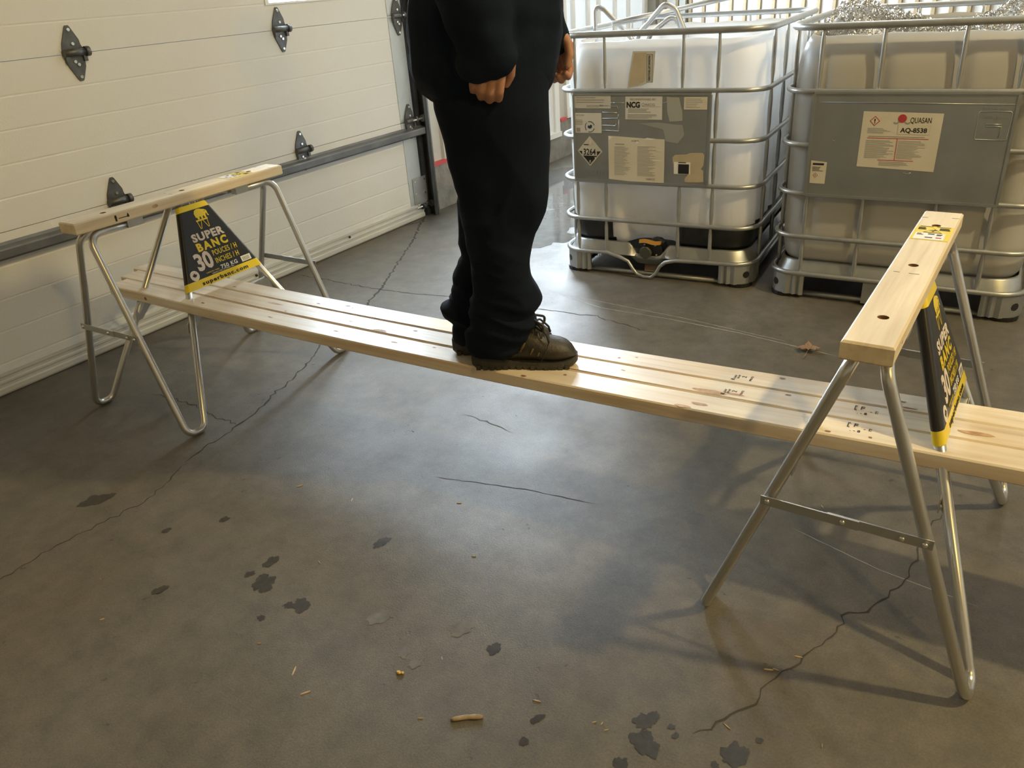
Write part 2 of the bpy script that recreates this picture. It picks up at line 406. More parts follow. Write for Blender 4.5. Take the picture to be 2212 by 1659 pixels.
ribbed('cladding_sheet', DT+.12, 4.90, .31, ZC-.02, putL, wall_left, .20, .05, .02, [M_clad, M_clad])
ribbed('cladding_sheet', 5.90, 6.07, .31, ZC-.02, putL, wall_left, .20, .05, .02, [M_clad, M_clad])
ribbed('cladding_sheet', 4.90, 5.90, 2.26, ZC-.02, putL, wall_left, .20, .05, .02, [M_clad, M_clad])
ribbed('cladding_sheet', 6.07, 7.72, 2.95, ZC-.02, putL, wall_left, .20, .05, .02, [M_clad, M_clad])
# white cladding bays made to glow for the daylight on them; unseen panes added above
M_glow = mat('pale_glow_sheet', (.60, .66, .70), .35, emit=(SIDE_COL, PANEL_GLOW))  # glow stands in for daylight on the cladding; also the lit door pane
M_pane = mat('side_glow_pane', (.7, .8, .85), .15, emit=(SIDE_COL, SIDE_GLOW))
M_paneg = mat('garage_window_glass', (.7, .8, .85), .15, emit=((.72, .87, 1), GARAGE_WIN))
bays = tag(bpy.data.objects.new('glow_bays', None), kind='structure', label='white wall bays behind the caged tanks, glow painted in, panes added above'); link(bays)
ed = [6.09, 6.235, 6.50, 6.70, 7.02, 7.30, 7.66]
for i in range(6):
    a, b = ed[i]+.022, ed[i+1]-.022
    mb = MB(); mb.box((DX-.05, a, .33), (DX-.035, b, 1.50)); obj('glow_cladding', mb, M_glow, bays)
    mb = MB(); mb.box((DX-.05, a, 1.58), (DX-.035, b, 2.85)); obj('added_pane' if i < 4 else 'wall_panel', mb, M_pane if i < 4 else M_clad, bays)  # upper glowing panes are added, out of view, to carry cool light
for y in ed+[7.70]:
    mb = MB(); mb.box((DX-.055, y-.022, .31), (DX-.012, y+.022, 2.93)); obj('bay_rib', mb, M_white, bays)
for z in (.30, 1.50, 2.85):
    mb = MB(); mb.box((DX-.055, 6.06, z), (DX-.005, 7.72, z+.08)); obj('bay_rail', mb, M_white, bays)
# glazed side door
sd = tag(bpy.data.objects.new('door_2', None), kind='structure', label='white framed glazed side door behind the person'); link(sd)
mb = MB()
for a, b in (((DX-.06, 4.93, .225), (DX+.01, 5.0, 2.2)), ((DX-.06, 5.83, .225), (DX+.01, 5.90, 2.2)), ((DX-.06, 4.93, 2.2), (DX+.01, 5.9, 2.27)), ((DX-.06, 4.93, .187), (DX+.025, 5.9, .225))): mb.box(a, b)
obj('door_frame', mb, M_white, sd)
mb = MB()
for a, b in (((DX-.05, 5.07, .225), (DX-.01, 5.78, .275)), ((DX-.05, 5.07, 1.30), (DX-.01, 5.78, 1.40)), ((DX-.05, 5.07, 2.12), (DX-.01, 5.78, 2.2)), ((DX-.05, 5.0, .225), (DX-.01, 5.07, 2.2)), ((DX-.05, 5.78, .225), (DX-.01, 5.83, 2.2))): mb.box(a, b)
obj('door_leaf', mb, M_white, sd)
mb = MB(); mb.box((DX-.04, 5.07, .275), (DX-.025, 5.78, 1.30)); obj('door_pane', mb, M_glow, sd)
mb = MB(); mb.box((DX-.04, 5.07, 1.40), (DX-.025, 5.78, 2.12)); obj('door_pane', mb, M_pane, sd)
for z in (.62, 1.9):
    mb = MB(); mb.box((DX+.005, 5.80, z), (DX+.022, 5.86, z+.13)); obj('door_hinge', mb, M_steel, sd)

# garage door
gd = tag(bpy.data.objects.new('door_1', None), kind='structure', label='cream sectional garage door with black strap hinges'); link(gd)
joints = [.045, .618, 1.219, 1.822, 2.424, 3.02]
def section(z0, z1, ribs, y0, y1, cut=None):
    z0 += .0012; z1 -= .0012; prof = [(z0, 0)]
    for z in ribs: prof += [(z-.005, 0), (z-.001, -.0012), (z+.001, -.0012), (z+.005, 0)]
    prof.append((z1, 0)); mb = MB()
    def strip(ya, yb, zlo, zhi):
        q = [(max(min(z, zhi), zlo), d) for z, d in prof]
        for (za, da), (zb, db) in zip(q, q[1:]):
            if zb-za > 1e-6: mb.add([(DX+da, ya, za), (DX+da, yb, za), (DX+db, yb, zb), (DX+db, ya, zb)], [(0, 1, 2, 3)])
    if not cut: strip(y0, y1, z0, z1)
    else:
        ys = y0
        for (a, b, zl, zh) in cut:
            strip(ys, a, z0, z1); strip(a, b, z0, zl); strip(a, b, zh, z1); ys = b
        strip(ys, y1, z0, z1)
    mb.add([(DX-.045, y0, z0), (DX-.045, y1, z0), (DX, y1, z0), (DX, y0, z0)], [(0, 1, 2, 3)])
    mb.add([(DX-.045, y0, z1), (DX-.045, y1, z1), (DX, y1, z1), (DX, y0, z1)], [(0, 1, 2, 3)])
    if not cut: mb.add([(DX-.045, y0, z0), (DX-.045, y1, z0), (DX-.045, y1, z1), (DX-.045, y0, z1)], [(0, 1, 2, 3)])
    return obj('door_panel', mb, M_door, gd)
SR = 3.905
for i in range(5):
    z0, z1 = joints[i], joints[i+1]
    ribs = [.122, .246, .368, .492] if i == 0 else [z0+(z1-z0)*k/5 for k in range(1, 5)]
    cut = [(3.01, 3.74, 1.345, 1.70)] if i == 2 else None
    section(z0, z1, ribs, DB, SR, cut)
for a, b in ((3.01, 3.74),):
    w_ = obj('door_window', MB().box((DX-.012, a+.012, 1.345), (DX-.006, b-.012, 1.688)), M_paneg, gd)
    for q in (((DX-.05, a-.012, 1.335), (DX+.006, b+.012, 1.345)), ((DX-.05, a-.012, 1.688), (DX+.006, b+.012, 1.71)), ((DX-.05, a-.012, 1.345), (DX+.006, a+.012, 1.688)), ((DX-.05, b-.012, 1.345), (DX+.006, b+.012, 1.688))):
        obj('window_frame', MB().box(*q), M_white, w_)
for i in range(5):
    z0, z1 = joints[i]+.002, joints[i+1]-.002
    for ya, yb in ((SR, 4.035), (DB-.05, DB)):
        mb = MB(); mb.box((DX-.045, ya, z0), (DX+.004, yb, z1)); obj('end_stile', mb, M_stile, gd)
# bottom rail and rubber seal
mb = MB(); prof = [(.0, .004), (.012, .004), (.016, .012), (.016, .03), (.010, .034), (.010, .046), (.014, .05), (.014, .058), (.008, .062), (.008, .074), (.013, .078), (.013, .092), (0, .097)]
ring = lambda y: [(DX+d, y, z) for d, z in prof]+[(DX-.045, y, .097), (DX-.045, y, .004)]
mb.rings([ring(DB-.04), ring(4.02)], smooth=False); obj('bottom_rail', mb, M_seal, gd)
mb = MB(); mb.tube([(DX-.012, DB-.04, .010), (DX-.012, 4.02, .010)], .0095, 8); obj('bottom_seal', mb, M_rubber, gd)
for y in (1.15, 1.86, 2.58, 3.30):
    mb = MB(); mb.cyl((DX+.013, y, .068), (1, 0, 0), .006, .008); obj('rail_screw', mb, M_dark, gd)
# reinforcing strut: hat-section bar across the joint between the two lower panels
mb = MB(); prof = [(0, .515), (.004, .515), (.012, .525), (.05, .529), (.055, .535), (.055, .563), (.05, .569), (.012, .573), (.004, .583), (0, .583)]
ring = lambda y: [(DX+d, y, z) for d, z in prof]; mb.rings([ring(DB), ring(4.11)], smooth=False); obj('strut', mb, M_strut, gd)
# hinges
def hinge_mesh():
    h = {}
    leaf = lambda s: [(-.043, 0), (-.046, s*.018), (-.040, s*.04), (-.011, s*.098), (-.006, s*.104), (.006, s*.104), (.011, s*.098), (.034, s*.05), (.036, s*.03), (.04, s*.02), (.04, 0)]
    M = frame((0, 0, 0), (0, 1, 0), (0, 0, 1))
    mb = MB(); mb.prism(leaf(1), .0, .006, M); mb.prism(leaf(-1), .0, .006, M); h['leaf'] = mb
    k = MB(); k.cyl((.014, 0, .004), (0, 1, 0), .014, .10); k.box((.0, -.045, -.032), (.016, -.030, .018)); k.box((.0, .030, -.032), (.016, .045, .018)); k.cyl((.014, .05, .004), (0, 1, 0), .019, .018); h['knuckle'] = k
    b = [MB().cyl((.008, y, z), (1, 0, 0), .0065, .007, 8) for y, z in ((0, .088), (.002, .036), (-.008, -.03), (.004, -.042), (0, -.088))]
    h['bolts'] = b
    return h
hm = hinge_mesh(); proto = None
for y in (1.953, 3.062):
    for z in (.618, 1.219, 1.822):
        if proto is None:
            proto = obj('hinge', hm['leaf'], M_hinge, gd, (DX+.001, y, z)); obj('hinge_knuckle', hm['knuckle'], M_hinge, proto)
            for b in hm['bolts']: obj('hinge_bolt', b, M_bright, proto)
        else:
            c = copy_part(proto, gd); c.location = (DX+.001, y, z)
for z in (.618, 1.219, 1.822):
    c = copy_part(proto, gd); c.location = (DX+.006, 3.985, z)
    mb = MB(); mb.cyl((DX+.03, 4.07, z+.004), (0, 1, 0), .006, .16); mb.cyl((DX+.03, 4.095, z+.004), (0, 1, 0), .022, .02); obj('roller', mb, M_steel, gd)
# bottom bracket and its roller pin
mb = MB(); mb.box((DX+.004, 3.94, .07), (DX+.009, 4.075, .265)); br = obj('bottom_bracket', mb, M_steel, gd)
for y, z in ((3.958, .245), (4.055, .245), (3.958, .165), (4.05, .16), (3.96, .09), (4.06, .10)):
    obj('bracket_bolt', MB().cyl((DX+.012, y, z), (1, 0, 0), .006, .006, 8), M_bright, br)
mb = MB(); mb.tube([(DX+.03, 3.93, .080), (DX+.03, 4.10, .080)], .006, 8); obj('roller_pin', mb, M_bright, br)
mb = MB(); mb.cyl((DX+.03, 4.0, .080), (0, 1, 0), .018, .03); mb.cyl((DX+.03, 4.085, .08), (0, 1, 0), .023, .018); obj('pin_roller', mb, M_dark, br)
# vertical track
tr = MB(); tr.box((DX-.03, 4.055, 0.0), (DX+.008, 4.105, 3.1)); tr.box((DX-.03, 4.105, 0), (DX+.062, 4.112, 3.1)); tr.box((DX+.055, 4.075, 0), (DX+.062, 4.112, 3.1))
trk = tag(obj('trim_1', tr, M_dark), kind='structure', label='dark steel door track')
mb = MB(); mb.tube([(DX+.058, 4.112, .0), (DX+.058, 4.112, 3.1)], .009, 8); obj('track_lip', mb, M_steel, trk)
mb = MB(); mb.box((DX-.06, 4.112, 0), (DX+.015, 4.165, 3.1)); obj('track_angle', mb, M_dark, trk)

# floor marks: cracks, scratches, stains, water
def ribbon(name, pts, w0, m, z=.0006, jit=.006, seed=0):
    rr = random.Random(seed); P = [Vector((*p, 0)) for p in pts]; q = []
    for a, b in zip(P, P[1:]):
        k = max(2, int((b-a).length/.018))
        for i in range(k): q.append(a.lerp(b, i/k))
    q.append(P[-1]); n = len(q); mb = MB(); vs = []
    for i, p in enumerate(q):
        t = (q[min(i+1, n-1)]-q[max(i-1, 0)]).normalized(); nn = Vector((-t.y, t.x, 0)); e = min(1, min(i, n-1-i)/3+.15)
        c = p+nn*rr.gauss(0, jit*.5)
        a, b = w0*rr.uniform(.35, 1.2)*e, w0*rr.uniform(.35, 1.2)*e
        vs += [c+nn*a+Vector((0, 0, z)), c-nn*b+Vector((0, 0, z))]
    mb.add(vs, [(2*i, 2*i+1, 2*i+3, 2*i+2) for i in range(n-1)]); return obj(name, mb, m, floor)
cracks = [
 ([(-3.321, 4.003), (-3.22, 3.811), (-3.086, 3.595), (-2.962, 3.353), (-2.86, 3.155), (-2.764, 2.966), (-2.692, 2.844), (-2.651, 2.718), (-2.61, 2.633), (-2.55, 2.42), (-2.488, 2.204)], .007),
 ([(-2.488, 2.204), (-2.419, 2.077), (-2.371, 1.975), (-2.32, 1.837), (-2.302, 1.758), (-2.27, 1.67), (-2.233, 1.57), (-2.239, 1.5), (-2.213, 1.416), (-2.222, 1.343), (-2.192, 1.244)], .004),
 ([(-2.192, 1.244), (-2.14, 1.133), (-2.117, 1.033), (-2.133, .932), (-2.152, .81), (-2.155, .715), (-2.167, .55)], .0022),
 ([(-3.29, 2.807), (-3.092, 2.821), (-2.928, 2.809), (-2.781, 2.808), (-2.703, 2.81), (-2.573, 2.82), (-2.461, 2.831), (-2.286, 2.867), (-2.05, 2.88), (-1.784, 2.894), (-1.703, 2.903), (-1.609, 2.907), (-1.5, 2.923), (-1.392, 2.888), (-1.228, 2.861)], .0035),
 ([(-.01, 2.06), (-.034, 1.974), (-.052, 1.899), (-.045, 1.829), (-.053, 1.756), (-.068, 1.683), (-.098, 1.621), (-.119, 1.567), (-.156, 1.522), (-.164, 1.468), (-.193, 1.397), (-.213, 1.34), (-.237, 1.298), (-.257, 1.251), (-.259, 1.208), (-.294, 1.136), (-.342, 1.053)], .0024),
 ([(-2.762, 1.523), (-2.569, 1.529), (-2.452, 1.524), (-2.39, 1.507), (-2.325, 1.507), (-2.269, 1.504), (-2.242, 1.498)], .003),
 ([(-3.33, 3.80), (-3.289, 3.898), (-3.315, 4.005)], .005),
 ([(-1.53, 1.924), (-1.426, 1.918), (-1.296, 1.894)], .0022), ([(-1.39, 1.552), (-1.212, 1.599), (-1.066, 1.632), (-.862, 1.657)], .0014)]
for i, (p, wd) in enumerate(cracks): ribbon('crack', p, wd, M_crack, .0006, .009 if wd > .002 else .003, i)
for i, (p, wd) in enumerate([([(-1.848, 3.114), (-1.525, 3.02), (-1.186, 3.016), (-.871, 2.989), (-.473, 2.922)], .0022), ([(-1.821, 3.111), (-1.484, 3.08), (-1.136, 3.049), (-.681, 2.981)], .0016), ([(-.35, 1.80), (-.12, 1.73), (.1, 1.70)], .0014)]): ribbon('scratch', p, wd, M_scr, .0005, .0006, 20+i)
def blot(name, c, r, m, seed, z=.0008, ax=1.0, ang=0.0, n=34, rough=.45):
    rr = random.Random(seed); ox = rr.uniform(0, 99); vs = [(c[0], c[1], z)]
    for k in range(n):
        a = 2*PI*k/n; d = r*(1+rough*noise.noise((math.cos(a)*1.6+ox, math.sin(a)*1.6, 0))+.25*noise.noise((math.cos(a)*5+ox, math.sin(a)*5, 3)))
        x, y = d*math.cos(a)*ax, d*math.sin(a); vs.append((c[0]+x*math.cos(ang)-y*math.sin(ang), c[1]+x*math.sin(ang)+y*math.cos(ang), z))
    mb = MB(); mb.add(vs, [(0, 1+k, 1+(k+1) % n) for k in range(n)]); return obj(name, mb, m, floor)
for i, (x, y, r, ax) in enumerate([(-2.273, .967, .028, 1.6), (-2.255, .985, .018, 2), (-1.531, 1.021, .016, 1.6), (-1.482, .953, .022, 1.3), (-1.50, .965, .016, 1.2), (-1.462, .94, .014, 1.4), (-1.545, .96, .010, 1.5), (-1.335, .943, .023, 1.0), (-1.36, .925, .011, 1), (-1.318, .932, .012, 1.3), (-1.313, 1.229, .017, 1.6), (-.821, 1.053, .014, 1.4), (-.443, 1.034, .020, 1.0), (-.432, 1.05, .012, 1.6), (-.412, .986, .024, .9), (-.437, .99, .018, .8), (-.425, 1.01, .012, .8), (-.26, 1.048, .026, 1.0), (-.247, 1.068, .009, 1), (-.632, .875, .010, 1.1), (-.443, .924, .014, 1.1), (-.637, .935, .009, 1.7), (-1.712, .801, .014, 1.5), (-1.388, .86, .011, .8), (-1.924, .976, .010, 1.4), (-1.809, 1.093, .011, 1.3), (-.228, 1.104, .008, .8), (-.39, 1.05, .007, 1), (-.375, 1.035, .006, 1.4), (-.285, 1.01, .008, 1)]):
    blot('stain', (x, y), r, M_stain, 40+i, .0007+i*.00001, ax, 1.1+.2*(i % 3))
for i, (x, y, r, ax) in enumerate([(-.928, 1.069, .024, 1.3), (-1.002, .942, .017, .8), (-1.13, 1.0, .02, 1.4), (-.955, .93, .012, 1.2)]): blot('spill', (x, y), r, M_stainb, 90+i, .0007, ax, .9)
for i, (x, y, r, ax, rg) in enumerate([(-2.75, 4.78, .42, 1.0, .5), (-2.45, 4.16, .24, 1.3, .7), (-3.0, 5.35, .30, 1.2, .6), (-2.25, 4.6, .3, 1.2, .6), (-2.30, 3.86, .13, 1.5, .8), (-2.62, 3.95, .10, 1.2, .8)]):
    o = blot('water_puddle', (x, y), r, M_wet, 120+i, .0009+i*.00002, ax, .6, 60, rg)

# overhead lights out of frame: one added fill strip, then the pendant lamps
def fill_light(x, y, z, lab):
    t = thing('fill_light', lab, 'light', (x, y, z), 0)  # unseen strip added as overhead fill
    obj('housing', MB().box((-.15, -.75, .03), (.15, .75, .10)), M_white, t)
    obj('hanger', MB().box((-.01, -.01, .10), (.01, .01, ZC-z)), M_steel, t)
    obj('diffuser', MB().box((-.13, -.73, .012), (.13, .73, .03)), mat('light_diffuser', (.9, .9, .88), .4, emit=(STRIP_COL, 2)), t)
    ld = bpy.data.lights.new('strip_fill', 'AREA'); ld.shape = 'RECTANGLE'; ld.size = .26; ld.size_y = 1.46; ld.energy = STRIP_W; ld.color = STRIP_COL
    l = bpy.data.objects.new('strip_fill', ld); link(l, t); l.location = (0, 0, .005)
fill_light(-1.0, 5.6, 3.8, 'unseen white strip light added beyond the caged tanks for fill')
def pendant(spec, lab):
    (x, y, z), en, col = spec
    t = thing('pendant_lamp', lab, 'lamp', (x, y, z), 0, 'high pendant lamps')
    ring = lambda r, zz: [(r*math.cos(2*PI*k/24), r*math.sin(2*PI*k/24), zz) for k in range(24)]
    obj('shade', MB().rings([ring(.30, .05), ring(.27, .12), ring(.18, .22), ring(.08, .28), ring(.075, .275), ring(.175, .21), ring(.262, .115), ring(.292, .05)], closed=True), M_steel, t)
    obj('ballast', MB().cyl((0, 0, .36), (0, 0, 1), .09, .16, 18), M_dark, t); obj('rod', MB().cyl((0, 0, (ZC-z+.44)/2), (0, 0, 1), .012, ZC-z-.44, 8), M_steel, t)
    obj('bulb', MB().ell((0, 0, .14), (.06, .06, .08), 14, 9), mat('bulb_glass', (.9, .85, .7), .3, emit=(LAMP_A[2], 12)), t)
    ld = bpy.data.lights.new('pendant_bulb', 'SPOT'); ld.energy = en; ld.color = col; ld.shadow_soft_size = .09; ld.spot_size = 2.95; ld.spot_blend = .35
    l = bpy.data.objects.new('pendant_bulb', ld); link(l, t); l.location = (0, 0, .03); l.rotation_euler = Vector((-.35, 0, -1)).to_track_quat('-Z', 'Y').to_euler()
pendant(LAMP_A, 'steel pendant lamp hanging high above the shop floor to the right')
pendant(LAMP_B, 'steel pendant lamp hanging behind the camera on the right')

# ---------------------------------------------------------------- sawhorses
TL, TH, TA, TB = .4483, .7624, .0, .0
FA, FB_ = (.415, .276, .0125), (.345, .276, .0125)
TOPB = (.045, .025, .722)
SL = math.hypot(.251, .7095)
def sawhorse(label, loc, rotz, beam_mats, stamp, stick_full):
    t = thing('sawhorse', label, 'sawhorse', loc, rotz, 'sawhorses carrying the planks')
    # beam with three drilled holes
    bm = bmesh.new()
    nx, w2 = 60, .0445
    hole = (-.316, 0.0, .316); hr = .0105
    top, bot = TH, TH-.038
    mb = MB(); r_ = .004
    def top_face(z):
        # strips of quads around each hole (an 8-point hole inside a square)
        xs = [-TL+r_]
        for h in hole: xs += [h-.02, h+.02]
        xs.append(TL-r_)
        for i in range(len(xs)-1):
            a, b = xs[i], xs[i+1]
            if i % 2 == 0: mb.add([(a, -w2+r_, z), (b, -w2+r_, z), (b, w2-r_, z), (a, w2-r_, z)], [(0, 1, 2, 3)])
            else:
                c = (a+b)/2
                mb.add([(a, -w2+r_, z), (b, -w2+r_, z), (b, -.02, z), (a, -.02, z)], [(0, 1, 2, 3)]); mb.add([(a, .02, z), (b, .02, z), (b, w2-r_, z), (a, w2-r_, z)], [(0, 1, 2, 3)])
                n = 16; sq = []
                for k in range(n):
                    an = 2*PI*k/n; m_ = max(abs(math.cos(an)), abs(math.sin(an))); sq.append((c+.02*math.cos(an)/m_, .02*math.sin(an)/m_, z))
                ci = [(c+hr*math.cos(2*PI*k/n), hr*math.sin(2*PI*k/n), z) for k in range(n)]
                mb.add(sq+ci, [(k, (k+1) % n, n+(k+1) % n, n+k) for k in range(n)])
    top_face(top); top_face(bot)
    e = [(-TL+r_, -w2+r_), (TL-r_, -w2+r_), (TL-r_, w2-r_), (-TL+r_, w2-r_)]; E_ = [(-TL, -w2), (TL, -w2), (TL, w2), (-TL, w2)]
    vs = [(x, y, top) for x, y in e]+[(x, y, top-r_) for x, y in E_]+[(x, y, bot+r_) for x, y in E_]+[(x, y, bot) for x, y in e]
    mb.add(vs, [(4*k+i, 4*k+(i+1) % 4, 4*k+4+(i+1) % 4, 4*k+4+i) for k in range(3) for i in range(4)])
    beam = obj('beam', mb, beam_mats, t)
    for h in hole:
        n = 16; q = MB(); q.rings([[(h+hr*math.cos(2*PI*k/n), hr*math.sin(2*PI*k/n), z) for k in range(n)] for z in (bot, top-.0002)], caps=False); obj('bolt_hole', q, M_hole, beam)
        obj('bolt_head', MB().cyl((h, 0, bot+.006), (0, 0, 1), .009, .008, 8), M_dark, beam)
    # legs: bent tubes, one per foot
    first = None
    for su in (-1, 1):
        for sv in (-1, 1):
            pts = [(su*.215, -sv*.026, .7105), (su*.405, -sv*.026, .7105), (su*FA[0], -sv*FA[1], FA[2]), (su*FB_[0], -sv*FB_[1], FB_[2]), (su*TOPB[0], -sv*TOPB[1], TOPB[2])]
            path = fillet(pts, [0, .045, .034, .034, 0], 8)
            obj('leg', MB().tube(path, .0123, 12), M_tube, t)
            obj('leg_clamp', MB().box((su*.235-.03, -sv*.026-.014, .700), (su*.235+.03, -sv*.026+.014, .7255)), M_steel, t)
    # folding cross bars at both ends
    z = .368; s = (z-.0125)/(.711-.0125); v = .276-(.276-.025)*s; u = .410
    for su in (-1, 1):
        x = su*(u+.0135)
        bar = MB()
        poly = lambda a, b, h: [(a, -h), (b-.006, -h), (b, -h*.4), (b, h*.4), (b-.006, h), (a, h)]
        M = frame((x, 0, z), (0, 1, 0), (0, 0, 1))
        bar.prism(rect(-v-.014, -.0105, .03, .0105), -.0015, .0015, M)
        b1 = obj('cross_bar', bar, M_steel, t)
        M = frame((x+su*.0032, 0, z), (0, 1, 0), (0, 0, 1)); b2 = MB(); b2.prism(rect(-.03, -.0105, v+.014, .0105), -.0015, .0015, M); b2 = obj('cross_bar', b2, M_steel, t)
        for yy, p in ((-v, b1), (0.0, b1), (v, b2), (-v+.04, b1)): obj('rivet', MB().ell((x+su*.005, yy, z), (.004, .006, .006), 10, 6), M_bright, p)
    # shelf bars between the inner tubes, which carry the planks
    zr = .322; s = (zr-.0125)/(.722-.0125); ur = .345-.3*s; vr = .276-.251*s
    for sv in (-1, 1):
        y = -sv*(vr-.0155); zt = .3885
        M = frame((0, y, 0), (1, 0, 0), (0, 0, 1))
        poly = [(-ur-.012, zr-.012), (-ur+.012, zr-.012), (-ur+.075, zt-.022), (ur-.075, zt-.022), (ur-.012, zr-.012), (ur+.012, zr-.012), (ur+.008, zr+.02), (ur-.035, zt), (-ur+.035, zt), (-ur-.008, zr+.02)]
        sb = MB(); sb.prism(poly, -.0015, .0015, M); yy = -1 if y > 0 else 1
        sb.box((-ur+.035, min(y, y+yy*.022), zt-.003), (ur-.035, max(y, y+yy*.022), zt)); sb = obj('shelf_bar', sb, M_steel, t)
        for su in (-1, 1): obj('rivet', MB().ell((su*ur, y-yy*.003, zr), (.006, .005, .006), 10, 6), M_bright, sb)
    # printed sheet wrapped round the two inner tubes
    M = frame((0, -.276, .0125), (1, 0, 0), (0, .251/SL, .7095/SL)); rr = .0137
    def ring(q):
        uc = .345-.3*q/SL; pts = []
        for k in range(9):
            a = math.radians(265-175*k/8); pts.append((-uc+rr*math.cos(a), q, rr*math.sin(a)))
        for k in range(1, 8): pts.append((-uc+2*uc*k/8, q, rr))
        for k in range(9):
            a = math.radians(90-175*k/8); pts.append((uc+rr*math.cos(a), q, rr*math.sin(a)))
        return [M @ Vector(p) for p in pts]
    def sheet(q0, q1, extra=0):
        m_ = MB(); a, b = ring(q0), ring(q1); n = len(a); m_.add(a+b, [(i, i+1, n+i+1, n+i) for i in range(n-1)], 0, True); return m_
    sign = obj('sign', sheet(.482, .722), M_sign, t)
    sign['label'] = 'black and yellow printed sheet wrapped round the legs'
    obj('yellow_band', sheet(.4535, .482), M_yel, sign); obj('yellow_band', sheet(.722, .742), M_yel, sign)
    F = M @ Matrix.Translation((0, 0, rr+.0003))
    def tx(body, u, q, h, m_, wd, bold=0.0, **k): text(body, h/.72, m_, sign, F @ Matrix.Translation((u, q, .0003)), width=wd, bold=bold, **k)
    tx('SUPER', -.066, .611, .0275, M_pink, .142, .0017, spacing=1.12); tx('BANC', -.063, .575, .0285, M_yel, .137, .0019, spacing=1.35)
    tx('30', -.095, .511, .060, M_pink, .072, .003); tx('POUCES / H', -.012, .545, .020, M_yel, .112, .0003, spacing=1.1); tx('INCHES / H', -.013, .5155, .020, M_yel, .107, .0003, spacing=1.1)
    tx('750 KG', -.004, .4905, .0145, M_white2, .077, .0005, spacing=1.1); tx('superbanc.com', -.106, .4595, .0135, M_ink, .213, .0007, spacing=1.2)
    tx('CAPACITE / PAIRE :', -.072, .4925, .005, M_yel, .062); tx('CAPACITY / PAIR : 3/4 TONNE / TON', -.05, .4845, .0045, M_white2, .10)
    flat('bar_code_patch', [rect(.093, .4865, .138, .508)], M_white2, sign, F)
    flat('bar_code', [rect(.0985+i*.0021, .489, .0985+i*.0021+(.0006, .0012, .0009)[i % 3], .504) for i in range(16)], M_grey, sign, F @ Matrix.Translation((0, 0, .0004)))
    flat('round_patch', [disc(-.121, .5005, .0185, 28)], M_white2, sign, F); flat('round_ring', [disc(-.121, .5005, .0165, 28)], M_pink, sign, F @ Matrix.Translation((0, 0, .0003)))
    ml = [(0, 10), (2, 6), (4.5, 7.2), (3.8, 2.5), (6, 4.6), (6.8, 3.4), (9.6, 3.8), (8.6, 1.4), (9.8, .6), (5.4, -3), (5.8, -4.6), (.6, -4), (.6, -8), (-.6, -8), (-.6, -4), (-5.8, -4.6), (-5.4, -3), (-9.8, .6), (-8.6, 1.4), (-9.6, 3.8), (-6.8, 3.4), (-6, 4.6), (-3.8, 2.5), (-4.5, 7.2), (-2, 6)]
    flat('maple_leaf', [[(-.121+x*.00098, .5005+y*.00098) for x, y in ml]], M_ink, sign, F @ Matrix.Translation((0, 0, .0007)))
    # elephant standing on a little sawhorse
    el = [(-.011, .690), (-.013, .706), (-.007, .716), (.004, .720), (.016, .719), (.026, .715), (.034, .713), (.041, .708), (.043, .701), (.042, .693), (.046, .689), (.043, .686), (.039, .690), (.038, .697), (.034, .698), (.032, .690), (.032, .682), (.025, .682), (.024, .691), (.018, .691), (.017, .682), (.010, .682), (.009, .691), (.004, .691), (.002, .682), (-.006, .682), (-.006, .690)]
    flat('elephant_print', [el, rect(-.017, .676, .034, .6815)], M_yel, sign, F)
    flat('elephant_eye', [disc(.033, .706, .0018, 10)], M_ink, sign, F @ Matrix.Translation((0, 0, .0005)))
    def line(a, b, wd=.0024):
        d = (Vector(b)-Vector(a)).normalized(); n = Vector((-d.y, d.x))*wd/2; a, b = Vector(a), Vector(b); return [tuple(a+n), tuple(a-n), tuple(b-n), tuple(b+n)]
    flat('sawhorse_print', [line((-.014, .677), (-.011, .650)), line((-.011, .650), (-.007, .6485)), line((-.007, .6485), (.004, .676)), line((.012, .676), (.024, .6485)), line((.024, .6485), (.028, .650)), line((.028, .650), (.030, .677))], M_yel, sign, F)
    # sticker and stamps on the beam
    T = Matrix.Translation((0, 0, TH)); 
    S = T @ frame((0, 0, .0002), (0, -1, 0), (1, 0, 0))       # x to the sign side, y along the beam
    st = flat('sticker', [rect(-.040, .190, .041, .306)], M_yel, beam, S)
    S2 = S @ Matrix.Translation((0, 0, .0005)); u0 = Matrix.Translation((0, 0, .0004))
    flat('sticker_white', [rect(-.034, .194, .030, .246)], M_white2, st, S2)
    flat('sticker_triangle', [[(0, .285), (-.020, .250), (.021, .250)]], M_ink, st, S2); flat('sticker_triangle_fill', [[(0, .2815), (-.0165, .252), (.0175, .252)]], M_yel, st, S2 @ u0)
    flat('sticker_figure', [[(-.008, .263), (.0, .268), (.003, .275), (.006, .27), (.012, .266), (.004, .265), (.001, .255), (-.003, .262)]], M_ink, st, S2 @ u0 @ u0)
    flat('sticker_text', [rect(-.032, .299, -.004, .302), rect(.004, .299, .034, .302)]+print_lines(-.034, .293, -.012, .272, 4, 3)+print_lines(.012, .293, .036, .272, 4, 5), M_ink, st, S2)
    flat('sticker_small_text', print_lines(-.030, .240, -.016, .226, 2, 8)+[rect(-.007, .234, .007, .241), rect(-.010, .206, .006, .212)]+print_lines(.012, .240, .028, .226, 3, 9), M_ink, st, S2 @ u0)
    flat('sticker_red_text', [rect(.013, .206, .025, .213)], M_redink, st, S2 @ u0)
    for q in (rect(-.043, .380, -.028, .3815), rect(.024, .392, .040, .3935), rect(-.03, -.055, -.018, -.0535), rect(.0, -.056, .02, -.0545)): flat('pencil_mark', [q], M_grey, beam, S @ Matrix.Translation((0, 0, .0001)))
    Sf = frame((0, -.0446, TH-.019), (1, 0, 0), (0, 0, 1))
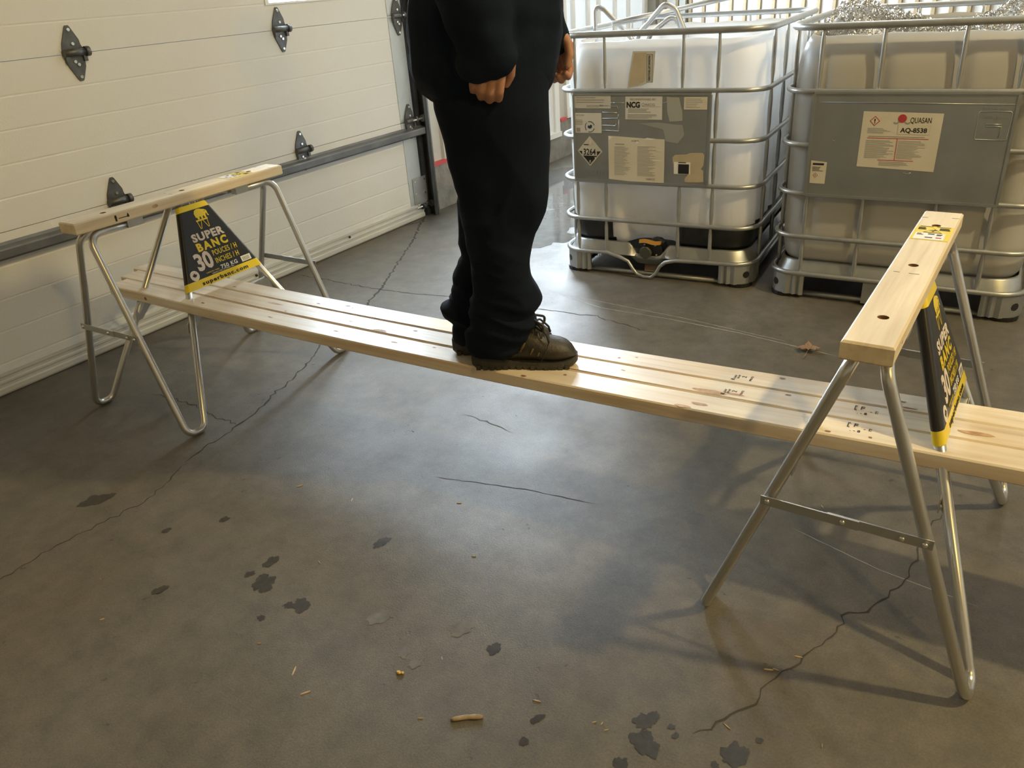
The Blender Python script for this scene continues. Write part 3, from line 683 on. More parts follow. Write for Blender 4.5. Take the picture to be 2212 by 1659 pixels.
    flat('ink_stamp', [rect(-.307, -.010, -.300, .010), rect(-.309, .002, -.299, .004), rect(-.294, -.004, -.262, -.0015), rect(-.262, -.006, -.254, .0), [(-.262, .0), (-.254, 0), (-.258, .009)]], M_ink, beam, Sf) if stamp else None
    flat('knot', [disc(-.15, .003, .012, 14, .006)] if stamp else [disc(-.37, .0, .006, 12, .003)], M_resin, beam, Sf)
    return t
sawhorse('sawhorse with black and yellow sign standing beside the garage door', (-2.592, 1.765, 0), 1.5815, M_wb, True, True)
sawhorse('sawhorse nearest the camera with yellow sticker on its beam, in front of the tanks', (-.166, 1.803, 0), 1.5524, M_wb, False, True)

# ---------------------------------------------------------------- planks
PX0, PSAG, PZ, PANG = -1.379, .017, .4278, .024
def pz(x):
    s = (x-PX0)/1.213
    if abs(s) <= 1: return PZ-PSAG*(1-s*s)
    return PZ+(abs(s)-1)*1.213*.028*.8
def plank(label, x0, x1, n0, m, seed, marks):
    """n0: offset of the front edge from the front edge of the whole deck"""
    wd, th, r = .0828, .038, .0035
    oy = 1.609
    X = lambda s, n: (s*math.cos(PANG)-n*math.sin(PANG), oy+s*math.sin(PANG)+n*math.cos(PANG))
    mb = MB(); rs = []; N = 40; bow = .0018*math.sin(seed*5)
    for i in range(N+1):
        s = x0+(x1-x0)*i/N; z = pz(s); off = n0+bow*math.sin(PI*i/N)
        prof = [(0, -th+r), (r, -th), (wd-r, -th), (wd, -th+r), (wd, -r), (wd-r, 0), (r, 0), (0, -r)]
        rs.append([(s, off+a, z+b) for a, b in prof])
    c = ((x0+x1)/2, 0, 0)
    rs = [[(p[0]-c[0], p[1]-n0-wd/2, p[2]-PZ) for p in q] for q in rs]
    mb.rings(rs, smooth=False)
    w0 = X(c[0], n0+wd/2)
    o = obj('plank', mb, m, None, (w0[0], w0[1], PZ), PANG); tag(o, label, 'plank', 'planks laid across the two sawhorses')
    rr = random.Random(seed)
    def patch(name, s, n, rx, ry, mm, side=False):
        z = pz(s)-PZ; q = MB(); k = 14
        dz = lambda x: pz(s+x)-PZ
        ph = rr.uniform(0, 50); P = []
        for i in range(k):
            a = 2*PI*i/k; d = 1+.35*noise.noise((math.cos(a)*1.5+ph, math.sin(a)*1.5, 0)); P.append((rx*d*math.cos(a), ry*d*math.sin(a)))
        if side: vs = [(s-c[0]+x, -wd/2-.0004, dz(x)-.019+y) for x, y in P]
        else: vs = [(s-c[0]+x, n-wd/2+y, dz(x)+.0005) for x, y in P]
        q.add(vs, [tuple(range(k))]); return obj(name, q, mm, o)
    for mk in marks: patch(*mk)
    for i in range(9): patch('knot', rr.uniform(x0+.1, x1-.1), rr.uniform(.012, wd-.012), rr.uniform(.004, .009), rr.uniform(.002, .004), M_knot)
    for i in range(3): patch('knot', rr.uniform(x0+.1, x1-.1), 0, rr.uniform(.006, .012), rr.uniform(.004, .008), M_knot, True)
    return o, c, wd
MARK = lambda *a: a
pA = plank('front plank of the bench, nearest the camera, under the near shoe', -2.868, .62, .000, M_w1, 1,
   [('wood_split', -.56, .030, .02, .007, M_resin), ('wood_split', -.595, .005, .022, .006, M_resin), ('knot', -.585, 0, .016, .013, M_knot, True), ('wood_split', -1.04, .003, .008, .004, M_knot), ('knot', -1.52, .045, .014, .004, M_resin), ('knot', -.30, 0, .02, .011, M_knot, True), ('knot', -1.75, .04, .01, .003, M_resin)])
pB = plank('middle plank of the bench between two others, with long bark streak', -2.915, .60, .0856, M_w2, 2,
   [('wood_split', -1.62, .014, .03, .008, M_resin), ('wood_split', -.56, .016, .045, .010, M_resin), ('wood_split', -.50, .024, .028, .005, M_resin), ('knot', -2.12, .05, .035, .006, M_resin), ('wood_split', -1.6, .004, .7, .0022, M_resin), ('wood_split', -.9, .004, .5, .0018, M_resin), ('wood_split', -2.3, .004, .4, .002, M_resin), ('knot', .02, .03, .035, .008, M_resin)])
pC = plank('back plank of the bench, farthest from the camera', -2.955, .64, .1712, M_w3, 3,
   [('wood_split', -1.7, .003, .6, .0015, M_resin), ('knot', -1.86, .05, .012, .005, M_knot), ('wood_split', -.13, .012, .03, .003, M_knot)])
# grade stamps
def stamp(p, s, n, lines, flip=0):
    o, c, wd = p; M = frame((s-c[0], n-wd/2, pz(s)-PZ+.0006), (0, 1, 0), (-1, 0, 0))
    if flip: M = frame((s-c[0], n-wd/2, pz(s)-PZ+.0006), (1, 0, 0), (0, 1, 0))
    for b, x, y, h in lines: text(b, h/.72, M_ink, o, M @ Matrix.Translation((x, y, 0)), name='grade_stamp')
for p in (pC, pB):
    stamp(p, -.50, .012, [('R', 0, .022, .010), ('S-P-F', .012, .022, .006), ('KD-HT', .012, .014, .005), ('2', .022, -.002, .012), ('SPRUCE', .008, -.018, .006)])
for p in (pB, pA): stamp(p, -.20, .052, [('[ F', -.03, .0, .016), ('- E', .006, -.008, .012), ('. - 8', -.02, -.022, .010)], 1)

# ---------------------------------------------------------------- caged tanks
RAILZ = (.885, .675, .474, .286)
def caged_tank(label, loc, rotz, W, D, posts, plate, tank_m, valve, rim):
    t = thing('caged_tank', label, 'tank', loc, rotz, 'caged plastic tanks')
    loop = lambda z, r=.11, ins=0.0: [(x, y, z) for x, y in rrect(ins, ins, W-ins, D-ins, r-ins*.5, 8)]
    for z in RAILZ: obj('cage_rail', MB().tube(loop(z), .0105, 10, True), M_cage, t)
    obj('top_rail', MB().tube(loop(1.122, .12, .004), .0140, 10, True), M_cage, t)
    # lower rail; on the valve side it dips to the floor as a flat strap
    if valve:
        pr = [(.10, .118), (.25, .118), (.315, .100), (.36, .082), (.385, .045), (.405, .022), (.44, .010), (.478, .010), (.505, .034), (.522, .070), (.55, .095), (.60, .108), (.70, .112)]
        lp = loop(.115); front = [p for p in lp if not (p[1] < .02 and .1 < p[0] < W-.1)]
        k = max(range(len(lp)), key=lambda i: (lp[i][1] < .001) and -lp[i][0])
        lp2 = []
        for i, p in enumerate(lp):
            lp2.append(p)
            if abs(p[1]) < 1e-6 and p[0] < W/2 and (lp[(i+1) % len(lp)][0] > W/2): lp2 += [(x, 0, z) for x, z in pr if x > p[0]+.02]
        obj('base_rail', MB().tube(lp2, [.0105 if not (.33 < p[0] < .55 and p[1] < .01) else .0085 for p in lp2], 8, True), M_cage, t)
    else: obj('base_rail', MB().tube(loop(.118), .0115, 8, True), M_cage, t)
    # upright posts, pinched flat where they meet a rail
    levels = [.118]+list(RAILZ[::-1])+[1.122]
    def post(x, y, nx, ny):
        pts, rr = [], []
        for i in range(len(levels)-1):
            a, b = levels[i], levels[i+1]
            for f, k in ((0.0, .65), (.12, .75), (.24, 1), (.76, 1), (.88, .75)):
                pts.append((x, y, a+(b-a)*f)); rr.append(.0092*k)
        pts.append((x, y, levels[-1])); rr.append(.006)
        obj('cage_post', MB().tube(pts, rr, 8), M_cage, t)
    for px in posts: post(px, .008, 0, -1); post(px, D-.008, 0, 1)
    for py in (.16, .42, .70, .98):
        if py < D-.1: post(.008, py, -1, 0); post(W-.008, py, 1, 0)
    # plastic bottle, cut open at the top
    def outline(ins, r, z, inner=0.0):
        P = rrect_n(ins, ins, W-ins, D-ins, r, 44, 50); out = []
        for x, y in P:
            nx = (1 if x > W-ins-.0005 else -1 if x < ins+.0005 else 0); ny = (1 if y > D-ins-.0005 else -1 if y < ins+.0005 else 0)
            q = 0.0
            if ny and not nx:
                for p in posts: q = max(q, math.exp(-((x-p)/.028)**2))
            if nx and not ny:
                for p in (.16, .42, .70, .98): q = max(q, math.exp(-((y-p)/.028)**2))
            k = q*.014*min(1, max(0, (z-.2)/.1))*min(1, max(0, (1.06-z)/.06))
            x -= nx*k; y -= ny*k
            if valve and y < D*.4:
                f = math.exp(-((x-.455)/.125)**6)*min(1, max(0, (.46-z)/.16)); y += .10*f*(y < .12)
            out.append((x, y, z))
        return out
    zs = [(.150, .085, .07), (.165, .052, .09), (.19, .036, .11), (.24, .027, .12), (.285, .025, .12), (.34, .024, .12), (.42, .023, .12), (.50, .022, .12), (.60, .021, .12), (.70, .020, .12), (.80, .020, .12), (.90, .021, .12), (.97, .024, .12), (1.02, .032, .115), (1.055, .045, .105), (rim, .062, .10)]
    outer = [outline(i, r, z) for z, i, r in zs]
    if rim > 1.07:      # ragged cut edge
        outer[-1] = [(x, y, z+.012*noise.noise((x*9, y*9, 1))) for x, y, z in outer[-1]]
    inner = [[(W/2+(x-W/2)*.985, D/2+(y-D/2)*.985, z+.001) for x, y, z in r] for r in outer[::-1]]
    mb = MB(); rings = outer+inner; n = len(outer[0]); vs = [p for r in rings for p in r]; fs, mi = [], []
    for i in range(len(rings)-1):
        for j in range(n): fs.append((i*n+j, i*n+(j+1) % n, (i+1)*n+(j+1) % n, (i+1)*n+j))
    o_ = len(mb.v); mb.v += vs
    for f in fs:
        c = [sum(vs[i][k] for i in f)/4 for k in range(3)]; mb.f.append(list(f)); mb.sm.append(True)
        mb.m.append(1 if (valve and c[2] < .285 and not (.275 < c[0] < .605 and c[1] < .2)) else 0)
    mb.f.append(list(range(n))); mb.m.append(0); mb.sm.append(False)
    mb.f.append(list(range((len(rings)-1)*n, len(rings)*n))); mb.m.append(0); mb.sm.append(False)
    obj('plastic_bottle', mb, [tank_m, M_tankd], t)
    # base tray, corner feet, skids
    dip = lambda x, y, z: z-(.055*math.exp(-((x-.455)/.085)**6)*(z > .12) if (valve and y < .15) else 0)
    mb = MB(); mb.rings([[(x, y, dip(x, y, z)) for x, y in rrect_n(i, i, W-i, D-i, .10, 44, 20)] for i, z in ((.012, .108), (.022, .125), (.030, .165), (.036, .172), (.040, .165), (.040, .125))], caps=False, smooth=True); tr_ = obj('base_tray', mb, M_steel, t)
    obj('tray_floor', MB().rings([[(x, y, z) for x, y in rrect(.03, .03, W-.03, D-.03, .1, 6)] for z in (.118, .124)], smooth=False), M_dark, tr_)
    def foot(cx, cy, sx, sy):
        # rounded corner shell following the pallet corner, with pleats
        r = .10; L_ = .055; pth = []
        for k in range(5): pth.append((r+L_*(1-k/4), 0))
        for k in range(1, 9):
            a = PI/2*k/8; pth.append((r-r*math.sin(a), r-r*math.cos(a)))
        for k in range(1, 5): pth.append((0, r+L_*k/4))
        pl = [.006, .0, .012, .0, .010, .0, .003, .003, .002, .002, .002, .003, .0, .010, .0, .012, .0]
        mb = MB(); rs = []
        for i, (a, b) in enumerate(pth):
            q = pl[min(i, len(pl)-1)]; nx, ny = ((0, 1) if i < 5 else (1, 0) if i > 12 else (r-a, r-b)); ln = math.hypot(nx, ny) or 1
            X = lambda d: (cx+sx*(a+nx/ln*(q+d)), cy+sy*(b+ny/ln*(q+d)))
            rs.append([(*X(0), .016), (*X(0), .106), (*X(.006), .110), (*X(.012), .106), (*X(.012), .016)])
        mb.rings(rs, smooth=False); f = obj('corner_foot', mb, M_steel, t)
        for (a, b, n) in (((.012, .048, (-.75*sx, -.66*sy, 0))),):
            obj('foot_hole', MB().cyl((cx+sx*.0315, cy+sy*.0325, .062), (-.72*sx, -.69*sy, 0), .0165, .004, 16), M_ink, f)
        obj('foot_pad', MB().rings([[(cx+sx*.07+.062*math.cos(2*PI*k/16), cy+sy*.07+.062*math.sin(2*PI*k/16), z) for k in range(16)] for z in (.0, .018)], smooth=False), M_black, f)
    foot(0, 0, 1, 1); foot(W, 0, -1, 1); foot(0, D, 1, -1); foot(W, D, -1, -1)
    if not valve:
        mb = MB(); mb.box((W*.40, .004, .012), (W*.40+.12, .05, .104)); obj('middle_foot', mb, M_steel, t)
    mb = MB(); mb.box((W*.40, D-.05, .012), (W*.40+.12, D-.004, .104)); obj('middle_foot', mb, M_steel, t)
    for yy in (.045, D-.045): obj('skid_rail', MB().tube([(.08, yy, .014), (W-.08, yy, .014)], .0135, 8), M_steel, t)
    for xx in (.045, W-.045): obj('skid_rail', MB().tube([(xx, .08, .014), (xx, D-.08, .014)], .0135, 8), M_steel, t)
    # name plate
    x0, x1, z0, z1 = plate; y = -.012
    mb = MB(); mb.box((x0, y, z0), (x1, y+.0015, z1)); mb.box((x0, y-.004, z0-.004), (x1, y+.012, z0+.006)); mb.box((x0, y-.0035, z1-.005), (x1, y+.012, z1+.003)); mb.box((x0-.004, y-.003, z0+.006), (x0+.007, y+.008, z1-.005)); mb.box((x1-.007, y-.003, z0+.006), (x1+.004, y+.008, z1-.005))
    p = obj('name_plate', mb, M_plate, t)
    return t, y-.0006
F_ = lambda y: frame((0, y, 0), (1, 0, 0), (0, 0, 1))
def emboss(name, parent, y, polys):
    m_ = MB()
    for q in polys: m_.tube([(x, y+.0012, z) for x, z in q], .0022, 6)
    return obj(name, m_, M_plate, parent)

t1, yp = caged_tank('caged tank with hazard diamond and bent tubes poking out of its open top', (-1.948, 3.419, 0), .0677, .965, 1.19, (.095, .243, .607, .762), (.093, .742, .476, .873), M_tank1, True, 1.088)
Q = F_(yp); up = lambda k: Matrix.Translation((0, 0, .0005*k))
def label_(parent, name, polys, m, y=None, lift=0): return flat(name, polys, m, parent, Q @ up(lift))
def T_(parent, body, x, z, h, m, wd, bold=0, lift=1, **k): text(body, h/.72, m, parent, Q @ up(lift) @ Matrix.Translation((x, z, 0)), width=wd, bold=bold, **k)
l = label_(t1, 'label', [rect(.351, .763, .525, .862)], M_paper); l['label'] = 'white label reading NCG'
T_(l, 'RECONDITIONED IBC', .374, .846, .008, M_grey, .122, .0004); T_(l, 'NCG', .357, .815, .024, M_ink, .064, .0017); T_(l, 'NCG', .447, .822, .011, M_grey, .044, .0003)
flat('label_print', [rect(.43, .818, .518, .819)]+print_lines(.365, .812, .512, .792, 3, 4, .45)+print_lines(.362, .787, .512, .767, 4, 6, .45), M_grey, l, Q @ up(1))
flat('ring_mark', [disc(.436, .828, .007, 14)], M_grey, l, Q @ up(1)); flat('ring_mark_fill', [disc(.436, .828, .0045, 14)], M_paper, l, Q @ up(2))
l = label_(t1, 'label', [rect(.624, .808, .727, .860)], M_paper2); l['label'] = 'small cream worn label at the top right of the plate'
flat('label_print', print_lines(.632, .855, .72, .813, 6, 12, .3), M_grey, l, Q @ up(1))
l = label_(t1, 'label', [rect(.098, .810, .280, .866)], M_foil); l['label'] = 'silvery worn label at the top left of the plate'
flat('label_print', print_lines(.108, .862, .27, .832, 3, 14, .4)+print_lines(.16, .826, .27, .814, 2, 15, .4), M_grey, l, Q @ up(1)); T_(l, 'ON', .224, .819, .007, M_ink, .017, .0004)
l = label_(t1, 'label', [rect(.096, .699, .233, .789)], M_paper); l['label'] = 'white label with recycling arrows'
flat('label_print', print_lines(.10, .76, .15, .735, 5, 16, .4)+[rect(.106, .704, .125, .722)], M_grey, l, Q @ up(1)); T_(l, 'RECYCLING', .106, .776, .007, M_grey, .04)
def arc(cx, cy, r0, r1, a0, a1, n=10): return [(cx+r0*math.cos(a0+(a1-a0)*k/n), cy+r0*math.sin(a0+(a1-a0)*k/n)) for k in range(n+1)]+[(cx+r1*math.cos(a1+(a0-a1)*k/n), cy+r1*math.sin(a1+(a0-a1)*k/n)) for k in range(n+1)]
flat('recycling_mark', [arc(.174, .727, .022, .025, .3, 1.9), arc(.174, .727, .022, .025, 2.3, 3.9), arc(.174, .727, .022, .025, 4.4, 6.0), [(.163, .722), (.165, .735), (.172, .731), (.177, .737), (.186, .734), (.184, .722), (.174, .718)]], M_blue, l, Q @ up(1))
# hazard diamond
dm = lambda k: [(.172, .615-.070*k), (.172+.064*k, .615), (.172, .615+.070*k), (.172-.064*k, .615)]
l = label_(t1, 'hazard_diamond', [dm(1)], M_foil); l['label'] = 'hazard diamond reading 3264 and 8'
flat('diamond_black', [[(.172-.056, .615), (.172+.056, .615), (.172, .615-.0615)]], M_ink, l, Q @ up(1)); flat('number_panel', [rect(.132, .594, .208, .632)], M_foil, l, Q @ up(2))
T_(l, '3264', .139, .598, .029, M_ink, .063, .0008, 3); T_(l, '8', .168, .561, .013, M_foil, .008, .0004, 3); flat('diamond_print', [rect(.141, .643, .165, .647)], M_ink, l, Q @ up(1))
flat('diamond_tear', [[(.17, .668), (.182, .664), (.178, .648), (.171, .640)], [(.196, .590), (.205, .585), (.199, .572)]], M_paper2, l, Q @ up(3))
# large paper sheet
l = label_(t1, 'label', [[(.266, .688), (.30, .687), (.36, .684), (.44, .680), (.539, .678), (.540, .560), (.539, .471), (.46, .473), (.40, .480), (.267, .488)]], M_paper2); l['label'] = 'large weathered paper sheet of small print'
flat('label_print', print_lines(.296, .642, .378, .508, 26, 21, .32)+print_lines(.410, .646, .50, .508, 26, 22, .32)+print_lines(.30, .655, .37, .648, 1, 3, .6), M_grey, l, Q @ up(1)); T_(l, 'ACIDE', .380, .664, .008, M_grey, .036, .0004); T_(l, 'CHEMTCO', .452, .492, .008, M_grey, .044, .0005)
flat('paper_tear', [[(.268, .688), (.285, .682), (.27, .668)], [(.44, .676), (.455, .683), (.498, .679), (.47, .674)], [(.40, .660), (.41, .667), (.419, .659), (.408, .655)], [(.482, .582), (.53, .580), (.53, .583), (.485, .586)]], M_white2, l, Q @ up(1))
l = label_(t1, 'label', [[(.578, .60), (.59, .611), (.64, .614), (.66, .622), (.716, .624), (.724, .612), (.722, .57), (.71, .552), (.722, .545), (.724, .495), (.70, .492), (.638, .490), (.636, .505), (.652, .525), (.586, .525), (.584, .56), (.58, .58)]], M_tan); l['label'] = 'torn brown label with a black square'
flat('paper_remnant', [rect(.586, .526, .662, .580)], M_white2, l, Q @ up(1)); flat('black_square', [rect(.606, .528, .656, .571), rect(.606, .576, .642, .580)], M_ink, l, Q @ up(2))
label_(t1, 'glue_patch', [[(.545, .86), (.60, .858), (.618, .80), (.62, .76), (.56, .755), (.548, .80)]], mat('glue_residue', (.40, .41, .39), .6))
label_(t1, 'glue_patch', [[(.42, .745), (.50, .752), (.62, .74), (.63, .70), (.60, .66), (.545, .67), (.53, .72)]], mat('glue_residue_b', (.33, .345, .34), .55))
T_(t1, 'SCHUTZ', .136, .500, .024, M_plate, .126, .001, 1, name='embossed_lettering')
emboss('embossed_rib', t1, yp, [[(.237, .822), (.312, .818), (.316, .80)], [(.237, .792), (.31, .79)], [(.237, .765), (.312, .766), (.317, .774), (.316, .786)], [(.235, .735), (.30, .733), (.304, .742)], [(.237, .712), (.318, .710), (.318, .76)], [(.28, .835), (.345, .834)], [(.53, .834), (.546, .836), (.548, .862)]])
# document pouch stuck on the bottle
Qp = F_(.0165)
l = flat('document_pouch', [[(.375, 1.048), (.480, 1.046), (.470, .916), (.448, .918), (.42, .905), (.350, .893), (.358, .95)]], M_foil, t1, Qp); l['label'] = 'crumpled packing list pouch'
flat('pouch_paper', [[(.383, 1.040), (.44, 1.042), (.432, .922), (.40, .906), (.358, .900), (.366, .955)]], M_tan, l, Qp @ up(1))
MM = Qp @ up(2) @ frame((.4485, 1.028, 0), (0, -1, 0), (1, 0, 0)); text('PACKING LIST ENCLOSED', .009/.72, M_ink, l, MM, width=.104, bold=.0003)
flat('pouch_frame', [rect(.442, .918, .443, 1.034), rect(.466, .918, .467, 1.034), rect(.442, 1.033, .467, 1.034), rect(.442, .918, .467, .919)], M_ink, l, Qp @ up(2))
# valve
vy = .045
vb = obj('valve_body', MB().cyl((.475, vy+.03, .135), (0, 1, 0), .048, .09, 20).box((.44, vy-.005, .155), (.525, vy+.045, .176)), M_black, t1)
cp = MB()
cp.rings([[(.443+r*(1+.05*(k % 3 == 0))*math.cos(2*PI*k/30), yy, .128+r*(1+.05*(k % 3 == 0))*math.sin(2*PI*k/30)) for k in range(30)] for r, yy in ((.030, vy-.005), (.030, vy-.030), (.026, vy-.034))], smooth=False)
obj('valve_cap', cp, mat('dark_grey_cap', (.07, .07, .06), .5), t1)
hd = MB(); hd.rings([[(.412+.106*i/8, vy-.022+a, .182+.004*math.sin(PI*i/8*2)+b) for a, b in ((-.012, -.006), (.012, -.008), (.016, .006), (-.008, .012))] for i in range(9)], smooth=False); obj('valve_handle', hd, M_orange, t1)
for xx, zz in ((.435, .167), (.490, .166), (.496, .118)): obj('valve_bolt', MB().cyl((xx, vy-.017, zz), (0, 1, 0), .004, .01, 8), M_steel, vb)
obj('scrap_paper', MB().add([(.435, .03, .03), (.50, .035, .028), (.50, .05, .075), (.43, .05, .075)], [(0, 1, 2, 3)]), mat('brown_rag', (.16, .11, .08), .8), t1)

t2, yp = caged_tank('caged tank heaped with metal shavings, nearest the right edge', (-.902, 3.456, 0), .039, 1.0, 1.19, (.133, .355, .626, .822), (.125, .832, .472, .882), M_tank2, False, 1.085)
Q = F_(yp)
l = label_(t2, 'label', [[(.315, .600), (.596, .590), (.598, .808), (.316, .813)]], M_paper2); l['label'] = 'white label reading AQUASAN AQ-8538'
T_(l, 'QUASAN', .487, .772, .021, M_ink, .073, .0002); T_(l, 'AQ-8538', .456, .7365, .017, M_ink, .094, .0008, 2)
flat('code_box', [rect(.446, .728, .560, .766)], mat('box_line', (.55, .55, .45), .6), l, Q @ up(1)); flat('code_box_fill', [rect(.4475, .7295, .5585, .7645)], M_paper2, l, Q @ up(1.5))
bal = MB(); bal.prism(disc(.458, .788, .0155, 24), 0, .0008, Q @ up(1)); obj('red_ball_print', bal, M_redink, l)
flat('logo_swash', [arc(.438, .778, .006, .012, 3.6, 6.0), arc(.478, .778, .006, .012, 3.4, 5.9)], M_grey, l, Q @ up(1))
flat('warning_diamond', [[(.361, .758), (.380, .777), (.361, .796), (.342, .777)]], M_redink, l, Q @ up(1)); flat('warning_diamond_fill', [[(.361, .762), (.376, .777), (.361, .792), (.346, .777)]], M_paper2, l, Q @ up(1.6)); T_(l, '!', .3585, .769, .017, M_ink, .005, .0006, 2.4)
flat('red_rule', [rect(.341, .711, .56, .7135), rect(.449, .630, .4515, .711), rect(.389, .627, .518, .6295)], M_redink, l, Q @ up(1))
flat('label_print', print_lines(.338, .752, .436, .730, 6, 31, .35)+print_lines(.345, .722, .55, .716, 1, 2, .5)+print_lines(.338, .706, .444, .634, 20, 33, .35)+print_lines(.455, .706, .555, .634, 18, 34, .3)+print_lines(.395, .624, .51, .606, 5, 35, .35), M_grey, l, Q @ up(1))
l = label_(t2, 'label', [[(.140, .523), (.200, .522), (.201, .611), (.138, .616)]], M_paper2); l['label'] = 'small white tag with a red diamond'
flat('warning_diamond', [[(.160, .545), (.170, .556), (.160, .567), (.150, .556)]], M_redink, l, Q @ up(1)); flat('warning_diamond_fill', [[(.160, .5475), (.1675, .556), (.160, .5645), (.1525, .556)]], M_paper2, l, Q @ up(1.6)); T_(l, '!', .1585, .5515, .009, M_ink, .003, .0003, 2.4)
flat('label_print', [rect(.146, .598, .19, .606)]+print_lines(.146, .592, .19, .572, 4, 41, .4), M_ink, l, Q @ up(1))
emboss('embossed_rib', t2, yp, [[(.14, .846), (.82, .842)], [(.714, .817), (.812, .818), (.818, .812), (.818, .722), (.812, .716), (.716, .716), (.711, .722), (.711, .81), (.714, .817)], [(.742, .772), (.792, .772)], [(.742, .764), (.792, .764), (.788, .725)]])
T_(t2, 'Transport', .723, .825, .009, M_steel, .081, 0, 1, name='embossed_lettering'); T_(t2, '1880 kg max', .723, .795, .010, M_steel, .078, 0, 1, name='embossed_lettering')
emboss('plate_dent', t2, yp, [[(.49, .583), (.498, .578), (.508, .578), (.517, .583)], [(.212, .70), (.216, .694), (.219, .698)]])

# bent tubes sticking out of the open tank
def scrap(label, pts, r, parent=None):
    P = [(t1.matrix_basis @ Vector(p)) for p in pts]; o0 = P[0]
    o = obj('bent_tube', MB().tube([tuple(q-o0) for q in fillet([tuple(p) for p in P], .03, 5)], r, 10), M_bright if False else mat('scrap_aluminium', (.70, .71, .72), .32, .85), None, tuple(o0)); return tag(o, label, 'tube', 'scrap tubes in the open tank')
bpy.context.view_layer.update()
scrap('hooked metal tube sticking up at the left of the open tank', [(.055, .35, .75), (.057, .35, 1.098), (.055, .35, 1.225), (.10, .36, 1.208), (.23, .37, 1.08), (.42, .38, .80)], .0115)
scrap('straight cut pipe lying across the top of the open tank', [(.163, .30, 1.147), (.33, .42, 1.172), (.64, .72, 1.222)], .0125)
scrap('tall peaked metal tube in the middle of the open tank', [(.20, .36, .95), (.286, .35, 1.10), (.409, .35, 1.222), (.458, .36, 1.192), (.505, .37, 1.085), (.56, .38, .85)], .012)
scrap('short slanted metal tube under the peaked one in the open tank', [(.28, .40, 1.02), (.344, .36, 1.098), (.448, .36, 1.172), (.50, .40, 1.06), (.53, .42, .85)], .011)
# heap of curly shavings
rr = random.Random(5); mb = MB()
Mt = Matrix.Translation((-.902, 3.456, 0)) @ Matrix.Rotation(.039, 4, 'Z')
def heap(x, y):
    h = 1.035+.03*noise.noise((x*3, y*3, 0))
    for cx, cy, s, a in ((.14, .45, .11, .10), (.30, .40, .14, .095), (.44, .34, .10, .05), (.58, .22, .07, .05), (.80, .42, .15, .12), (.95, .5, .14, .12), (.25, .8, .2, .05), (.75, .8, .2, .05)):
        h += a*math.exp(-(((x-cx)/s)**2+((y-cy)/(s*1.5))**2))
    return h
for i in range(5200):
    x, y = rr.uniform(.07, .93), rr.uniform(.08, 1.10); z = heap(x, y)+rr.uniform(-.025, .012)
    if z < 1.03 and rr.random() < .6: continue
    ax = Vector((rr.gauss(0, 1), rr.gauss(0, 1), rr.gauss(0, 1))).normalized(); u = ax.orthogonal().normalized(); v = ax.cross(u); cr = rr.uniform(.003, .010); n = rr.randint(5, 9); wd = rr.uniform(.0012, .003); pit = rr.uniform(.0005, .0025)
    vs = []
    for k in range(n):
        a = k*.85; c = Vector((x, y, z))+(u*math.cos(a)+v*math.sin(a))*cr+ax*pit*k; vs += [Mt @ (c-ax*wd), Mt @ (c+ax*wd)]
    mb.add(vs, [(2*k, 2*k+1, 2*k+3, 2*k+2) for k in range(n-1)], 0, True)
o0 = Mt @ Vector((.5, .6, 1.0)); mb.v = [tuple(Vector(p)-o0) for p in mb.v]
tag(obj('metal_shavings', mb, M_swarf, None, tuple(o0)), 'heap of shiny curly metal shavings filling the right tank', 'shavings', kind='stuff')
mb = MB(); N = 14
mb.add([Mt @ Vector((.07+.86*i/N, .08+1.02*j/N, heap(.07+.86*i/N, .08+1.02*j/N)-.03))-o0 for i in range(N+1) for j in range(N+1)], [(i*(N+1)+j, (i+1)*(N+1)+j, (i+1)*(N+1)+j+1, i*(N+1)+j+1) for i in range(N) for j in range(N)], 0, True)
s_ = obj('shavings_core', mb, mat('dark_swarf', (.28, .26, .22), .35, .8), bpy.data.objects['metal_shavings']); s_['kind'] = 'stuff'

# ---------------------------------------------------------------- person standing on the planks
PO = Vector((-1.123, 1.690, .4115)); PYAW = .50
person = thing('person', 'person in dark navy work clothes and brown hiking shoes standing on the planks', 'person', tuple(PO), PYAW)
def oval(cx, cy, z, rx, ry, n=28, p=2.3, tilt=0.0):
    out = []
    for k in range(n):
        a = 2*PI*k/n; c, s = math.cos(a), math.sin(a)
        x = rx*math.copysign(abs(c)**(2/p), c); y = ry*math.copysign(abs(s)**(2/p), s); out.append((cx+x, cy+y, z+tilt*x))
    return out
def limb(mb, J, R_, seg=14):
    """tapered limb through joints with radii, rounded ends"""
    P = [Vector(j) for j in J]; pts, rr = [], []
    for i in range(len(P)-1):
        for k in range(5):
            f = k/5; pts.append(P[i].lerp(P[i+1], f)); rr.append(R_[i]+(R_[i+1]-R_[i])*f)
    pts.append(P[-1]); rr.append(R_[-1])
    d = (pts[0]-pts[1]).normalized(); e = (pts[-1]-pts[-2]).normalized()
    pre = [(pts[0]+d*rr[0]*s, rr[0]*c) for s, c in ((.95, .25), (.8, .6), (.45, .89))]; post = [(pts[-1]+e*rr[-1]*s, rr[-1]*c) for s, c in ((.45, .89), (.8, .6), (.95, .25))]
    mb.tube([p for p, _ in pre]+pts+[p for p, _ in post], [r for _, r in pre]+rr+[r for _, r in post], seg)
def soft(name, mb, m, parent, voxel, smooth=6, fold=None):
    o = obj(name, mb, m, parent)
    o.parent = None; o.matrix_basis = Matrix.Identity(4)
    modmesh(o, [('REMESH', dict(mode='VOXEL', voxel_size=voxel)), ('SMOOTH', dict(factor=.5, iterations=smooth))])
    me = o.data
    if fold:
        nn = [v.normal.copy() for v in me.vertices]
        for v, n in zip(me.vertices, nn): v.co += n*fold(v.co, n)
    me.materials.clear(); me.materials.append(m); o.parent = parent; return o
